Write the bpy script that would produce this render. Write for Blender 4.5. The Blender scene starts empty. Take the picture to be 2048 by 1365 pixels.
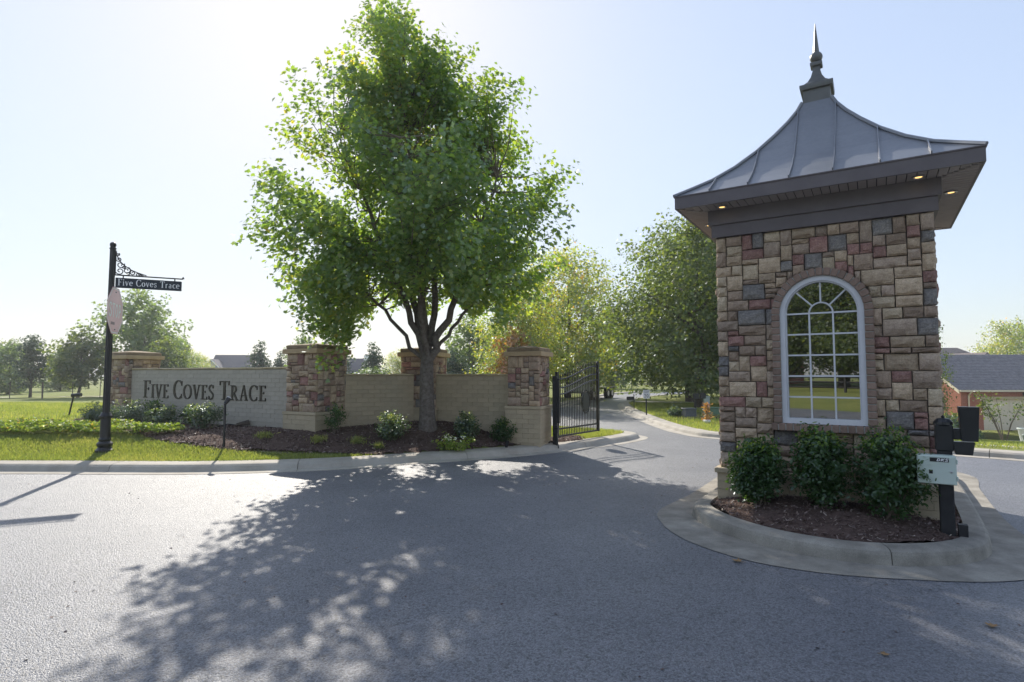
import bpy, math, random
import numpy as np
from mathutils import Vector, Matrix

S = bpy.context.scene
COL = S.collection
R = math.radians
rnd = random.Random(7)
rng = np.random.default_rng(7)

# ------------------------------------------------------------------ camera, sky, sun, exposure
cam_d = bpy.data.cameras.new('camera'); cam = bpy.data.objects.new('camera', cam_d); COL.objects.link(cam)
cam_d.sensor_width = 36; cam_d.lens = 20.0; cam_d.clip_end = 3000; cam_d.clip_start = 0.05
cam.location = (0, 0, 1.6); cam.rotation_euler = (R(90 + 3.42), 0, 0)
S.camera = cam
SUN_EL, SUN_AZ = R(35), R(-19)          # azimuth measured from +Y, negative = left
world = bpy.data.worlds.new('World'); S.world = world; world.use_nodes = True
wn = world.node_tree.nodes; wl = world.node_tree.links
for n in list(wn): wn.remove(n)
wo = wn.new('ShaderNodeOutputWorld'); bg = wn.new('ShaderNodeBackground'); sky = wn.new('ShaderNodeTexSky')
sky.sky_type = 'NISHITA'; sky.sun_disc = False; sky.sun_elevation = SUN_EL; sky.sun_rotation = SUN_AZ
sky.air_density = 1.0; sky.dust_density = 0.7; sky.ozone_density = 2.0; sky.altitude = 100
bg.inputs[1].default_value = 0.15
# hazy bright air: the same soft shoulder on the sky's radiance in every direction
dl = wn.new('ShaderNodeVectorMath'); dl.operation = 'DOT_PRODUCT'; dl.inputs[1].default_value = (.2126, .7152, .0722); wl.new(sky.outputs[0], dl.inputs[0])
ma = wn.new('ShaderNodeMath'); ma.operation = 'MULTIPLY_ADD'; ma.inputs[1].default_value = .15; ma.inputs[2].default_value = .25; wl.new(dl.outputs['Value'], ma.inputs[0])
md = wn.new('ShaderNodeMath'); md.operation = 'DIVIDE'; md.inputs[0].default_value = .565; wl.new(ma.outputs[0], md.inputs[1])
mxs = wn.new('ShaderNodeMix'); mxs.data_type = 'RGBA'; mxs.inputs[0].default_value = .46; wl.new(sky.outputs[0], mxs.inputs[6]); wl.new(dl.outputs['Value'], mxs.inputs[7])
vs = wn.new('ShaderNodeVectorMath'); vs.operation = 'SCALE'; wl.new(mxs.outputs[2], vs.inputs[0]); wl.new(md.outputs[0], vs.inputs['Scale'])
wl.new(vs.outputs[0], bg.inputs[0]); wl.new(bg.outputs[0], wo.inputs[0])
sd = bpy.data.lights.new('sun', 'SUN'); sun = bpy.data.objects.new('sun', sd); COL.objects.link(sun)
sd.energy = 3.4; sd.angle = R(0.55); sd.color = (1.0, 0.93, 0.82)
sv = Vector((math.sin(SUN_AZ) * math.cos(SUN_EL), math.cos(SUN_AZ) * math.cos(SUN_EL), math.sin(SUN_EL)))
sun.rotation_euler = sv.to_track_quat('Z', 'Y').to_euler()
S.view_settings.view_transform = 'Standard'; S.view_settings.look = 'None'
S.view_settings.exposure = 1.02; S.view_settings.gamma = 1.0; S.view_settings.use_curve_mapping = False
S.render.engine = 'CYCLES'
S.cycles.max_bounces = 8; S.cycles.transparent_max_bounces = 16

# ------------------------------------------------------------------ materials
def lin(c): return tuple(c) + (1.0,) if len(c) == 3 else c
def mat(name, col, col2=None, rough=.8, nscale=8, bump=0., bscale=None, spec=.3, metal=0., rand=0., fine=None, finescale=200, coat=0.):
    m = bpy.data.materials.new(name); m.use_nodes = True
    nt = m.node_tree; N = nt.nodes; L = nt.links
    b = N['Principled BSDF']; b.inputs['Roughness'].default_value = rough
    b.inputs['Specular IOR Level'].default_value = spec; b.inputs['Metallic'].default_value = metal
    b.inputs['Coat Weight'].default_value = coat
    tc = N.new('ShaderNodeTexCoord')
    src = None
    if col2 is not None:
        nz = N.new('ShaderNodeTexNoise'); nz.inputs['Scale'].default_value = nscale; nz.inputs['Detail'].default_value = 6; nz.inputs['Roughness'].default_value = .65
        L.new(tc.outputs['Object'], nz.inputs['Vector'])
        cr = N.new('ShaderNodeValToRGB'); cr.color_ramp.elements[0].position = .33; cr.color_ramp.elements[1].position = .67
        cr.color_ramp.elements[0].color = lin(col); cr.color_ramp.elements[1].color = lin(col2)
        L.new(nz.outputs['Fac'], cr.inputs['Fac']); src = cr.outputs['Color']
    else:
        rgb = N.new('ShaderNodeRGB'); rgb.outputs[0].default_value = lin(col); src = rgb.outputs[0]
    if fine is not None:
        nf = N.new('ShaderNodeTexNoise'); nf.inputs['Scale'].default_value = finescale; nf.inputs['Detail'].default_value = 3
        L.new(tc.outputs['Object'], nf.inputs['Vector'])
        mr = N.new('ShaderNodeMapRange'); mr.inputs['From Min'].default_value = .3; mr.inputs['From Max'].default_value = .7
        mr.inputs['To Min'].default_value = 1 - fine; mr.inputs['To Max'].default_value = 1 + fine
        L.new(nf.outputs['Fac'], mr.inputs['Value'])
        mx = N.new('ShaderNodeVectorMath'); mx.operation = 'SCALE'; L.new(src, mx.inputs[0]); L.new(mr.outputs[0], mx.inputs['Scale']); src = mx.outputs[0]
    if rand:
        oi = N.new('ShaderNodeObjectInfo'); mr = N.new('ShaderNodeMapRange')
        mr.inputs['To Min'].default_value = 1 - rand; mr.inputs['To Max'].default_value = 1 + rand
        L.new(oi.outputs['Random'], mr.inputs['Value'])
        mx = N.new('ShaderNodeVectorMath'); mx.operation = 'SCALE'; L.new(src, mx.inputs[0]); L.new(mr.outputs[0], mx.inputs['Scale']); src = mx.outputs[0]
    L.new(src, b.inputs['Base Color'])
    if bump:
        nb = N.new('ShaderNodeTexNoise'); nb.inputs['Scale'].default_value = bscale or nscale * 5; nb.inputs['Detail'].default_value = 5
        L.new(tc.outputs['Object'], nb.inputs['Vector'])
        bp = N.new('ShaderNodeBump'); bp.inputs['Strength'].default_value = bump; bp.inputs['Distance'].default_value = .02
        L.new(nb.outputs['Fac'], bp.inputs['Height']); L.new(bp.outputs[0], b.inputs['Normal'])
    return m

def leaf_mat(name, ramp, trans=.5, tcol=(.35, .45, .04), rough=.45, gloss=.12):
    """two-sided leaf: diffuse + translucent + a little gloss, colour picked per leaf by the 'rnd' attribute"""
    m = bpy.data.materials.new(name); m.use_nodes = True
    nt = m.node_tree; N = nt.nodes; L = nt.links
    for n in list(N): N.remove(n)
    out = N.new('ShaderNodeOutputMaterial'); at = N.new('ShaderNodeAttribute'); at.attribute_name = 'rnd'
    cr = N.new('ShaderNodeValToRGB'); el = cr.color_ramp.elements
    while len(el) < len(ramp): el.new(.5)
    for e, (p, c) in zip(el, ramp): e.position = p; e.color = lin(c)
    L.new(at.outputs['Fac'], cr.inputs['Fac'])
    d = N.new('ShaderNodeBsdfDiffuse'); t = N.new('ShaderNodeBsdfTranslucent'); g = N.new('ShaderNodeBsdfGlossy')
    g.inputs['Roughness'].default_value = rough; g.inputs['Color'].default_value = (.8, .85, .9, 1)
    L.new(cr.outputs[0], d.inputs['Color'])
    mx = N.new('ShaderNodeVectorMath'); mx.operation = 'MULTIPLY'; L.new(cr.outputs[0], mx.inputs[0])
    mx.inputs[1].default_value = tcol
    L.new(mx.outputs[0], t.inputs['Color'])
    m1 = N.new('ShaderNodeMixShader'); m1.inputs[0].default_value = trans
    L.new(d.outputs[0], m1.inputs[1]); L.new(t.outputs[0], m1.inputs[2])
    m2 = N.new('ShaderNodeMixShader'); m2.inputs[0].default_value = gloss
    L.new(m1.outputs[0], m2.inputs[1]); L.new(g.outputs[0], m2.inputs[2]); L.new(m2.outputs[0], out.inputs['Surface'])
    return m

M = {}
def asphalt_mat():
    m = mat('asphalt', (.112, .117, .134), (.168, .171, .185), rough=.52, nscale=.5, spec=.55)
    N = m.node_tree.nodes; L = m.node_tree.links; bs = N['Principled BSDF']; tc = [n for n in N if n.type == 'TEX_COORD'][0]
    src = bs.inputs['Base Color'].links[0].from_socket
    def vor(sc):
        v = N.new('ShaderNodeTexVoronoi'); v.inputs['Scale'].default_value = sc; L.new(tc.outputs['Object'], v.inputs['Vector']); return v
    v1, v2 = vor(125), vor(58)
    def mul(src, v, lo, hi, p0, p1):
        sp = N.new('ShaderNodeSeparateColor'); L.new(v.outputs['Color'], sp.inputs[0]); mr = N.new('ShaderNodeMapRange'); mr.inputs['From Min'].default_value = p0; mr.inputs['From Max'].default_value = p1
        mr.inputs['To Min'].default_value = lo; mr.inputs['To Max'].default_value = hi; L.new(sp.outputs[0], mr.inputs['Value'])
        x = N.new('ShaderNodeVectorMath'); x.operation = 'SCALE'; L.new(src, x.inputs[0]); L.new(mr.outputs[0], x.inputs['Scale']); return x.outputs[0]
    src = mul(src, v1, .58, 1.5, .0, 1.0); src = mul(src, v2, .6, 1.1, .0, .25)
    L.new(src, bs.inputs['Base Color'])
    ad = N.new('ShaderNodeMath'); ad.operation = 'ADD'; L.new(v1.outputs['Distance'], ad.inputs[0]); L.new(v2.outputs['Distance'], ad.inputs[1])
    bp = N.new('ShaderNodeBump'); bp.invert = True; bp.inputs['Strength'].default_value = .75; bp.inputs['Distance'].default_value = .006; L.new(ad.outputs[0], bp.inputs['Height']); L.new(bp.outputs[0], bs.inputs['Normal'])
    return m
M['asphalt'] = asphalt_mat()
M['concrete'] = mat('concrete', (.33, .30, .255), (.44, .41, .36), rough=.85, nscale=2.2, bump=.25, bscale=60, fine=.12, finescale=150, rand=.06)
M['concrete_dirty'] = mat('concrete_weathered', (.20, .185, .16), (.36, .335, .29), rough=.88, nscale=3, bump=.3, bscale=60, fine=.15, finescale=140)
M['lawn'] = mat('lawn_soil', (.15, .185, .055), (.23, .24, .08), rough=.95, nscale=.6, bump=.6, bscale=40, spec=.1, fine=.3, finescale=40)
M['mulch'] = mat('mulch', (.075, .05, .042), (.145, .10, .085), rough=.95, nscale=14, bump=1., bscale=60, spec=.1)
M['chip'] = leaf_mat('mulch_chip', [(0, (.075, .048, .042)), (.5, (.15, .105, .09)), (.85, (.24, .175, .15)), (1, (.45, .38, .32))], trans=0, gloss=.03)
M['path'] = mat('path_concrete', (.42, .39, .34), (.52, .49, .44), rough=.9, nscale=1.5, fine=.1, finescale=30)
M['paint_brick'] = mat('taupe_painted_brick', (.42, .345, .235), (.49, .41, .29), rough=.75, nscale=1.2, bump=.25, bscale=60, rand=.07, fine=.06, finescale=40)
M['sign_brick'] = mat('grey_taupe_painted_brick', (.39, .355, .295), (.46, .42, .355), rough=.75, nscale=1.6, bump=.25, bscale=60, rand=.06, fine=.06, finescale=40)
M['joint'] = mat('paint_filled_joint', (.28, .24, .175), (.42, .36, .26), rough=.95, nscale=6)
M['mortar'] = mat('stone_mortar', (.13, .11, .09), (.18, .155, .13), rough=.95, nscale=12, bump=.4, bscale=90)
ST = [('stone_tan', (.54, .42, .295), (.36, .265, .185)), ('stone_cream', (.56, .46, .33), (.41, .315, .22)), ('stone_brown', (.42, .315, .23), (.27, .195, .145)),
      ('stone_grey', (.165, .155, .15), (.26, .235, .215)), ('stone_burgundy', (.26, .135, .12), (.34, .205, .17)), ('stone_taupe', (.47, .365, .275), (.29, .215, .165)), ('stone_slate', (.125, .122, .128), (.21, .195, .185))]
for n, a, b in ST: M[n] = mat(n, a, b, rough=.88, nscale=9, bump=1., bscale=26, rand=.2, fine=.22, finescale=70)
ST_W = ['stone_tan'] * 9 + ['stone_cream'] * 4 + ['stone_brown'] * 9 + ['stone_grey'] * 3 + ['stone_burgundy'] * 4 + ['stone_taupe'] * 8 + ['stone_slate'] * 1
M['cap'] = mat('tan_cast_stone', (.40, .29, .17), (.50, .38, .24), rough=.9, nscale=3, bump=.3, bscale=50, fine=.1)
M['cap_dark'] = mat('weathered_cast_stone', (.20, .145, .09), (.33, .255, .17), rough=.92, nscale=5, bump=.35, bscale=50)
M['coping'] = mat('coping_stone', (.42, .34, .21), (.52, .44, .30), rough=.9, nscale=4, bump=.3, rand=.08)
M['trim_brick'] = mat('window_surround_brick', (.20, .13, .10), (.27, .19, .15), rough=.9, nscale=9, bump=.4, rand=.18)
M['roof_metal'] = mat('standing_seam_metal', (.19, .20, .225), (.23, .24, .262), rough=.4, nscale=1.5, spec=.5, metal=.35, fine=.05, finescale=30, bump=.35, bscale=3.)
M['trim'] = mat('brown_trim', (.115, .098, .104), (.14, .12, .126), rough=.5, nscale=4, spec=.4)
M['soffit'] = mat('soffit_board', (.34, .29, .26), (.38, .33, .30), rough=.7, nscale=5)
M['finial'] = mat('finial_metal', (.11, .11, .105), (.15, .15, .145), rough=.45, nscale=4, metal=.4, spec=.5)
M['white_frame'] = mat('white_vinyl', (.60, .60, .63), (.68, .68, .71), rough=.45, nscale=3)
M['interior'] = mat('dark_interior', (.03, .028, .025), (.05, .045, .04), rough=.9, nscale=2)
M['black'] = mat('black_paint', (.012, .013, .015), (.02, .021, .024), rough=.38, nscale=6, spec=.5)
M['black_wood'] = mat('black_stained_wood', (.02, .02, .022), (.035, .034, .036), rough=.6, nscale=9)
M['bronze'] = mat('bronze_letter', (.035, .031, .024), (.075, .065, .045), rough=.5, nscale=9, metal=.3)
M['sign_blue'] = mat('street_sign_face', (.02, .03, .045), (.025, .035, .05), rough=.45)
M['white'] = mat('white_paint', (.86, .86, .86), rough=.5)
M['pink'] = mat('faded_glare_washed_red', (.70, .36, .40), (.76, .42, .46), rough=.35, nscale=3, spec=.6)  # stop red paled to pink: fading plus sun glare put into the colour
M['sticker'] = mat('sticker', (.3, .22, .24), rough=.6)
M['cabinet'] = mat('pale_green_steel', (.50, .58, .52), (.55, .63, .57), rough=.4, nscale=2, spec=.5)
M['steel'] = mat('steel', (.45, .45, .45), rough=.35, metal=.9)
M['amber'] = mat('lamp_glow', (.9, .6, .25)); b_ = M['amber'].node_tree.nodes['Principled BSDF']
b_.inputs['Emission Color'].default_value = (1, .62, .2, 1); b_.inputs['Emission Strength'].default_value = 1.0
M['bark'] = mat('maple_bark', (.10, .08, .065), (.21, .185, .16), rough=.95, nscale=16, bump=.9, bscale=40)
M['bark_dark'] = mat('dark_bark', (.06, .048, .038), (.12, .10, .085), rough=.95, nscale=8, bump=.6, bscale=30)
M['twig'] = mat('twig', (.15, .12, .09), (.22, .18, .14), rough=.9, nscale=20)
M['red_brick'] = mat('red_brick', (.27, .095, .06), (.36, .15, .10), rough=.9, nscale=9, bump=.3, fine=.15, finescale=14)
M['shingle'] = mat('asphalt_shingle', (.10, .105, .125), (.17, .17, .19), rough=.95, nscale=3, fine=.2, finescale=9)
M['shingle_brown'] = mat('brown_shingle', (.15, .125, .12), (.21, .18, .17), rough=.95, nscale=3, fine=.15, finescale=9)
M['cream'] = mat('cream_paint', (.62, .54, .40), (.68, .60, .46), rough=.7, nscale=2)
M['blue_siding'] = mat('blue_grey_siding', (.20, .25, .32), (.24, .29, .36), rough=.8, nscale=2)
M['dark_roof'] = mat('dark_roof', (.07, .07, .09), (.10, .10, .12), rough=.9, nscale=4)
M['green_box'] = mat('utility_green', (.13, .21, .13), (.16, .25, .16), rough=.55)
M['grey_box'] = mat('utility_grey', (.10, .11, .11), (.13, .14, .14), rough=.6)
M['pale_box'] = mat('utility_pale', (.42, .47, .43), rough=.6)
M['tyre'] = mat('tyre', (.02, .02, .02), rough=.9)
M['brown_leaf'] = mat('dry_leaf', (.22, .13, .06), (.30, .19, .09), rough=.8, nscale=30)
M['glass'] = None
def glass_mat():
    m = bpy.data.materials.new('window_glass'); m.use_nodes = True; N = m.node_tree.nodes; L = m.node_tree.links
    for n in list(N): N.remove(n)
    o = N.new('ShaderNodeOutputMaterial'); t = N.new('ShaderNodeBsdfTransparent'); g = N.new('ShaderNodeBsdfGlossy'); x = N.new('ShaderNodeMixShader')
    t.inputs[0].default_value = (.55, .56, .55, 1); g.inputs['Roughness'].default_value = .0; g.inputs['Color'].default_value = (.70, .70, .68, 1); x.inputs[0].default_value = .5
    L.new(t.outputs[0], x.inputs[1]); L.new(g.outputs[0], x.inputs[2]); L.new(x.outputs[0], o.inputs[0]); return m
M['glass'] = glass_mat()
G3 = lambda a, b, c, d=None: [(0, a), (.5, b), (.9, c), (1, d or c)]
M['leaf_maple'] = leaf_mat('maple_leaf', G3((.056, .112, .040), (.086, .156, .050), (.15, .20, .055), (.34, .28, .05)), trans=.57, tcol=(4.7, 3.9, 1.1))
M['leaf_oak'] = leaf_mat('oak_leaf', G3((.045, .074, .028), (.066, .10, .036), (.11, .135, .045)), trans=.45, tcol=(3.8, 3.5, 1.2), gloss=.05)
M['leaf_yellow'] = leaf_mat('yellowing_leaf', G3((.10, .15, .03), (.17, .21, .036), (.30, .26, .04), (.42, .20, .04)), trans=.55, tcol=(3.0, 3.0, 1.2))
M['leaf_orange'] = leaf_mat('orange_leaf', G3((.20, .15, .03), (.32, .17, .045), (.34, .20, .05), (.40, .12, .06)), trans=.5, tcol=(2.2, 1.9, 1.2))
M['leaf_light'] = leaf_mat('light_leaf', G3((.085, .13, .05), (.12, .165, .065), (.165, .20, .07)), trans=.45, tcol=(2.8, 2.9, 1.3), gloss=.06)
M['leaf_cedar'] = leaf_mat('cedar_leaf', G3((.045, .075, .045), (.065, .10, .058), (.09, .12, .065)), trans=.2, tcol=(2.5, 2.6, 1.5), gloss=.05)
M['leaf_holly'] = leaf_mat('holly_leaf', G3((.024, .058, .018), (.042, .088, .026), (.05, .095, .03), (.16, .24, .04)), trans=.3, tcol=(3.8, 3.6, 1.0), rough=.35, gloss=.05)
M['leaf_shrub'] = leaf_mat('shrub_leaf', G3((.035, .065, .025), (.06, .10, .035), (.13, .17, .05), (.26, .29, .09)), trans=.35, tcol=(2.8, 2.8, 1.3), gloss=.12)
M['leaf_flower'] = leaf_mat('bedding_leaf', [(0, (.13, .20, .035)), (.55, (.20, .27, .05)), (.88, (.30, .32, .07)), (.92, (.36, .22, .08)), (.95, (.75, .74, .66)), (1, (.85, .84, .78))], trans=.4, tcol=(2.0, 2.0, 1.1), gloss=.03)
M['grass'] = leaf_mat('grass_blade', [(0, (.15, .205, .045)), (.5, (.22, .26, .065)), (.85, (.30, .31, .09)), (1, (.44, .39, .18))], trans=.5, tcol=(2.0, 1.9, 1.1), gloss=.06)

# ------------------------------------------------------------------ mesh helpers
def link(o, parent=None):
    COL.objects.link(o)
    if parent is not None: o.parent = parent
    return o
def tag(o, label=None, cat=None, group=None, kind=None):
    if label: o['label'] = label
    if cat: o['category'] = cat
    if group: o['group'] = group
    if kind: o['kind'] = kind
    return o
def thing(name, label, cat, loc=(0, 0, 0), rz=0, group=None):
    o = bpy.data.objects.new(name, None); o.empty_display_size = .2; COL.objects.link(o)
    o.location = loc; o.rotation_euler = (0, 0, rz); return tag(o, label, cat, group)
class B:
    def __init__(s): s.v = []; s.f = []
    def add(s, vs, fs):
        k = len(s.v); s.v += [tuple(p) for p in vs]; s.f += [tuple(i + k for i in f) for f in fs]; return s
    def box(s, c, d, rz=0, rot=None):
        x, y, z = d[0] / 2, d[1] / 2, d[2] / 2
        m = rot if rot is not None else Matrix.Rotation(rz, 3, 'Z')
        P = [Vector(c) + m @ Vector((sx * x, sy * y, sz * z)) for sz in (-1, 1) for sx, sy in ((-1, -1), (1, -1), (1, 1), (-1, 1))]
        return s.add(P, [(3, 2, 1, 0), (4, 5, 6, 7), (0, 1, 5, 4), (1, 2, 6, 5), (2, 3, 7, 6), (3, 0, 4, 7)])
    def bbox(s, c, d, bev=.01, rz=0):
        """box with chamfered edges on top and sides"""
        x, y, z = d[0] / 2, d[1] / 2, d[2] / 2
        def ring(a, b, h):
            pts = [(-a + bev, -b), (a - bev, -b), (a, -b + bev), (a, b - bev), (a - bev, b), (-a + bev, b), (-a, b - bev), (-a, -b + bev)]
            return [(p[0], p[1], h) for p in pts]
        P = ring(x - bev, y - bev, -z) + ring(x, y, -z + bev) + ring(x, y, z - bev) + ring(x - bev, y - bev, z)
        m = Matrix.Rotation(rz, 3, 'Z'); P = [Vector(c) + m @ Vector(p) for p in P]
        F = [tuple(range(7, -1, -1)), tuple(range(24, 32))]
        for k in range(3):
            for i in range(8): j = (i + 1) % 8; F.append((k * 8 + i, k * 8 + j, k * 8 + 8 + j, k * 8 + 8 + i))
        return s.add(P, F)
    def tube(s, pts, rad, n=8, cap=True):
        pts = [Vector(p) for p in pts]
        if not hasattr(rad, '__len__'): rad = [rad] * len(pts)
        V = []; up = None
        for i, p in enumerate(pts):
            t = (pts[min(i + 1, len(pts) - 1)] - pts[max(i - 1, 0)])
            t = t.normalized() if t.length > 1e-9 else Vector((0, 0, 1))
            if up is None: up = Vector((1, 0, 0)) if abs(t.x) < .9 else Vector((0, 1, 0))
            a = up - t * up.dot(t)
            if a.length < 1e-4: a = Vector((0, 1, 0)) - t * t.y
            a.normalize(); up = a; b = t.cross(a)
            V += [p + (a * math.cos(2 * math.pi * k / n) + b * math.sin(2 * math.pi * k / n)) * rad[i] for k in range(n)]
        F = []
        for i in range(len(pts) - 1):
            for k in range(n): F.append((i * n + k, i * n + (k + 1) % n, (i + 1) * n + (k + 1) % n, (i + 1) * n + k))
        if cap: F += [tuple(range(n - 1, -1, -1)), tuple((len(pts) - 1) * n + k for k in range(n))]
        return s.add(V, F)
    def lathe(s, prof, n=16, c=(0, 0, 0), sq=False):
        """profile of (radius, z); sq makes a square section"""
        V = []; F = []
        if sq: n = 4
        for r, z in prof:
            for k in range(n):
                a = 2 * math.pi * k / n + (math.pi / 4 if sq else 0); q = r * (math.sqrt(2) if sq else 1)
                V.append((c[0] + q * math.cos(a), c[1] + q * math.sin(a), c[2] + z))
        for i in range(len(prof) - 1):
            for k in range(n): F.append((i * n + k, i * n + (k + 1) % n, (i + 1) * n + (k + 1) % n, (i + 1) * n + k))
        F += [tuple(range(n - 1, -1, -1)), tuple((len(prof) - 1) * n + k for k in range(n))]
        return s.add(V, F)
    def prism(s, poly, d, o=(0, 0, 0), ux=(1, 0, 0), uy=(0, 0, 1), n=None):
        """polygon in the plane (ux, uy) extruded by d along n"""
        ux, uy = Vector(ux), Vector(uy); n = Vector(n) if n is not None else ux.cross(uy); k = len(poly); o = Vector(o)
        V = [o + ux * p[0] + uy * p[1] for p in poly] + [o + ux * p[0] + uy * p[1] + n * d for p in poly]
        F = [tuple(range(k - 1, -1, -1)), tuple(range(k, 2 * k))] + [(i, (i + 1) % k, k + (i + 1) % k, k + i) for i in range(k)]
        return s.add(V, F)
    def build(s, name, m, parent=None, smooth=False):
        me = bpy.data.meshes.new(name); me.from_pydata(s.v, [], s.f)
        for x in (m if isinstance(m, list) else [m]): me.materials.append(x)
        if smooth: me.polygons.foreach_set('use_smooth', [True] * len(me.polygons))
        me.update(); return link(bpy.data.objects.new(name, me), parent)

def npmesh(name, V, loops, starts, m, parent=None, rnd_attr=None, smooth=False):
    me = bpy.data.meshes.new(name); V = np.asarray(V, dtype=np.float32)
    me.vertices.add(len(V)); me.vertices.foreach_set('co', V.ravel())
    me.loops.add(len(loops)); me.loops.foreach_set('vertex_index', np.asarray(loops, dtype=np.int32))
    me.polygons.add(len(starts)); me.polygons.foreach_set('loop_start', np.asarray(starts, dtype=np.int32))
    me.update(calc_edges=True)
    if rnd_attr is not None:
        a = me.attributes.new('rnd', 'FLOAT', 'POINT'); a.data.foreach_set('value', np.asarray(rnd_attr, dtype=np.float32))
    me.materials.append(m)
    if smooth: me.polygons.foreach_set('use_smooth', [True] * len(starts))
    me.validate(); return link(bpy.data.objects.new(name, me), parent)

MAPLE = np.array([(0, -.45), (.16, -.28), (.42, -.34), (.34, -.08), (.52, .12), (.26, .16), (.16, .3), (0, .56), (-.16, .3), (-.26, .16), (-.52, .12), (-.34, -.08), (-.42, -.34), (-.16, -.28)])
OVAL = np.array([(0, -.5), (.22, -.15), (.2, .2), (0, .5), (-.2, .2), (-.22, -.15)])
CLUMP = np.array([(0, -.5), (.18, -.2), (.5, -.3), (.3, .05), (.45, .35), (.1, .25), (-.1, .55), (-.22, .2), (-.52, .2), (-.28, -.1), (-.4, -.4), (-.12, -.22)])
def unit(a): return a / np.maximum(np.linalg.norm(a, axis=-1, keepdims=True), 1e-9)
def leaves(name, C, Nn, size, shape, m, parent, r=rng, rv=None, droop=.25):
    n = len(C); K = len(shape); Nn = unit(Nn)
    t = unit(np.cross(Nn, r.normal(size=(n, 3)))); b = np.cross(Nn, t)
    size = np.broadcast_to(np.asarray(size, float), (n,))
    bend = -droop * (shape[:, 0] ** 2 + .5 * shape[:, 1] ** 2)
    V = C[:, None, :] + size[:, None, None] * (shape[None, :, 0, None] * t[:, None] + shape[None, :, 1, None] * b[:, None] + bend[None, :, None] * Nn[:, None])
    V = V.reshape(-1, 3); loops = np.arange(n * K); starts = np.arange(n) * K
    if rv is None: rv = r.random(n)
    return npmesh(name, V, loops, starts, m, parent, np.repeat(rv, K))

def cat(pts, seg=8, closed=False):
    """Catmull-Rom through 2-D points"""
    P = [np.array(p, float) for p in pts]; out = []; n = len(P); rngk = range(n) if closed else range(n - 1)
    for i in rngk:
        p1, p2 = P[i], P[(i + 1) % n]; p0 = P[(i - 1) % n] if (closed or i > 0) else 2 * p1 - p2; p3 = P[(i + 2) % n] if (closed or i < n - 2) else 2 * p2 - p1
        L = np.linalg.norm(p2 - p1); k = max(1, min(seg, int(L / .15)))
        for j in range(k):
            t = j / k; out.append(.5 * (2 * p1 + (p2 - p0) * t + (2 * p0 - 5 * p1 + 4 * p2 - p3) * t * t + (3 * p1 - p0 - 3 * p2 + p3) * t ** 3))
    if not closed: out.append(P[-1])
    return np.array(out)
def smooth(a, b, x): t = np.clip((x - a) / (b - a), 0, 1); return t * t * (3 - 2 * t)

# ------------------------------------------------------------------ ground layout (metres; camera stands at 0,0)
EDGE_L = cat([(-60, 9.9), (-20, 9.65), (-8.48, 9.54), (-6.79, 9.49), (-5.14, 9.49), (-3.28, 9.84), (-1.62, 10.62), (-.43, 11.2), (.56, 11.85), (1.67, 12.74), (2.6, 13.65), (3.2, 14.5), (3.22, 15.05), (2.85, 15.6), (2.1, 16.2), (1.0, 16.9), (.3, 18), (.5, 20.5), (1.3, 25), (2.6, 29.5), (4.9, 37), (8.5, 47), (14, 53), (26, 57), (60, 60)])
EDGE_R = cat([(60, 54.5), (27, 52), (16, 48), (10.8, 42.5), (7.6, 36), (6.1, 31.5), (5.43, 28), (4.97, 24.3), (4.7, 20), (4.62, 17.5), (4.75, 15.6), (5.4, 14.3), (9.0, 11.4), (9.8, 10.75), (12, 9.8), (20, 9.4), (60, 9.6)])
EDGE_B = np.array([(60, -12.8), (-60, -12.8)])
ROAD = np.vstack([EDGE_L, EDGE_R, EDGE_B])
def poly_dist(P, poly):
    A = poly; Bp = np.roll(poly, -1, 0); D = np.full(len(P), 1e9); ins = np.zeros(len(P), bool)
    for a, b in zip(A, Bp):
        ab = b - a; l2 = ab @ ab
        if l2 < 1e-12: continue
        t = np.clip(((P - a) @ ab) / l2, 0, 1); d = np.hypot(*(P - a - t[:, None] * ab).T); D = np.minimum(D, d)
        cnd = ((a[1] > P[:, 1]) != (b[1] > P[:, 1]))
        with np.errstate(divide='ignore', invalid='ignore'): xi = (b[0] - a[0]) * (P[:, 1] - a[1]) / (b[1] - a[1]) + a[0]
        ins ^= cnd & (P[:, 0] < xi)
    return np.where(ins, -D, D)
def gh(P):
    """ground height"""
    P = np.atleast_2d(np.asarray(P, float)); x, y = P[:, 0], P[:, 1]
    s = poly_dist(P, ROAD)
    h = -.06 + .18 * smooth(.08, .36, s)
    left = smooth(2.0, -.8, x) * smooth(40, 17, y) * (y > 0)
    h = h + .30 * smooth(.42, 2.3, s) * left + .13 * np.exp(-((x + 1.8) ** 2 + (y - 12.4) ** 2) / 1.6) * smooth(.3, .9, s)
    h = h - .55 * smooth(18, 55, y) * smooth(-2, -14, x)
    q = (x - 9) * .643 + (y - 11.4) * .765
    h = h - .083 * np.maximum(q - 1.2, 0) * smooth(.42, .72, x / np.maximum(y, 1)) * (x > 0) * smooth(130, 80, np.hypot(x, y)) 
    h = h + .5 * smooth(-12, -40, y)
    h = h + .02 * np.sin(x * .9 + 1.3 * np.sin(y * .4)) * smooth(1, 6, s)
    return h
def gz(x, y): return float(gh([(x, y)])[0])

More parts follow.
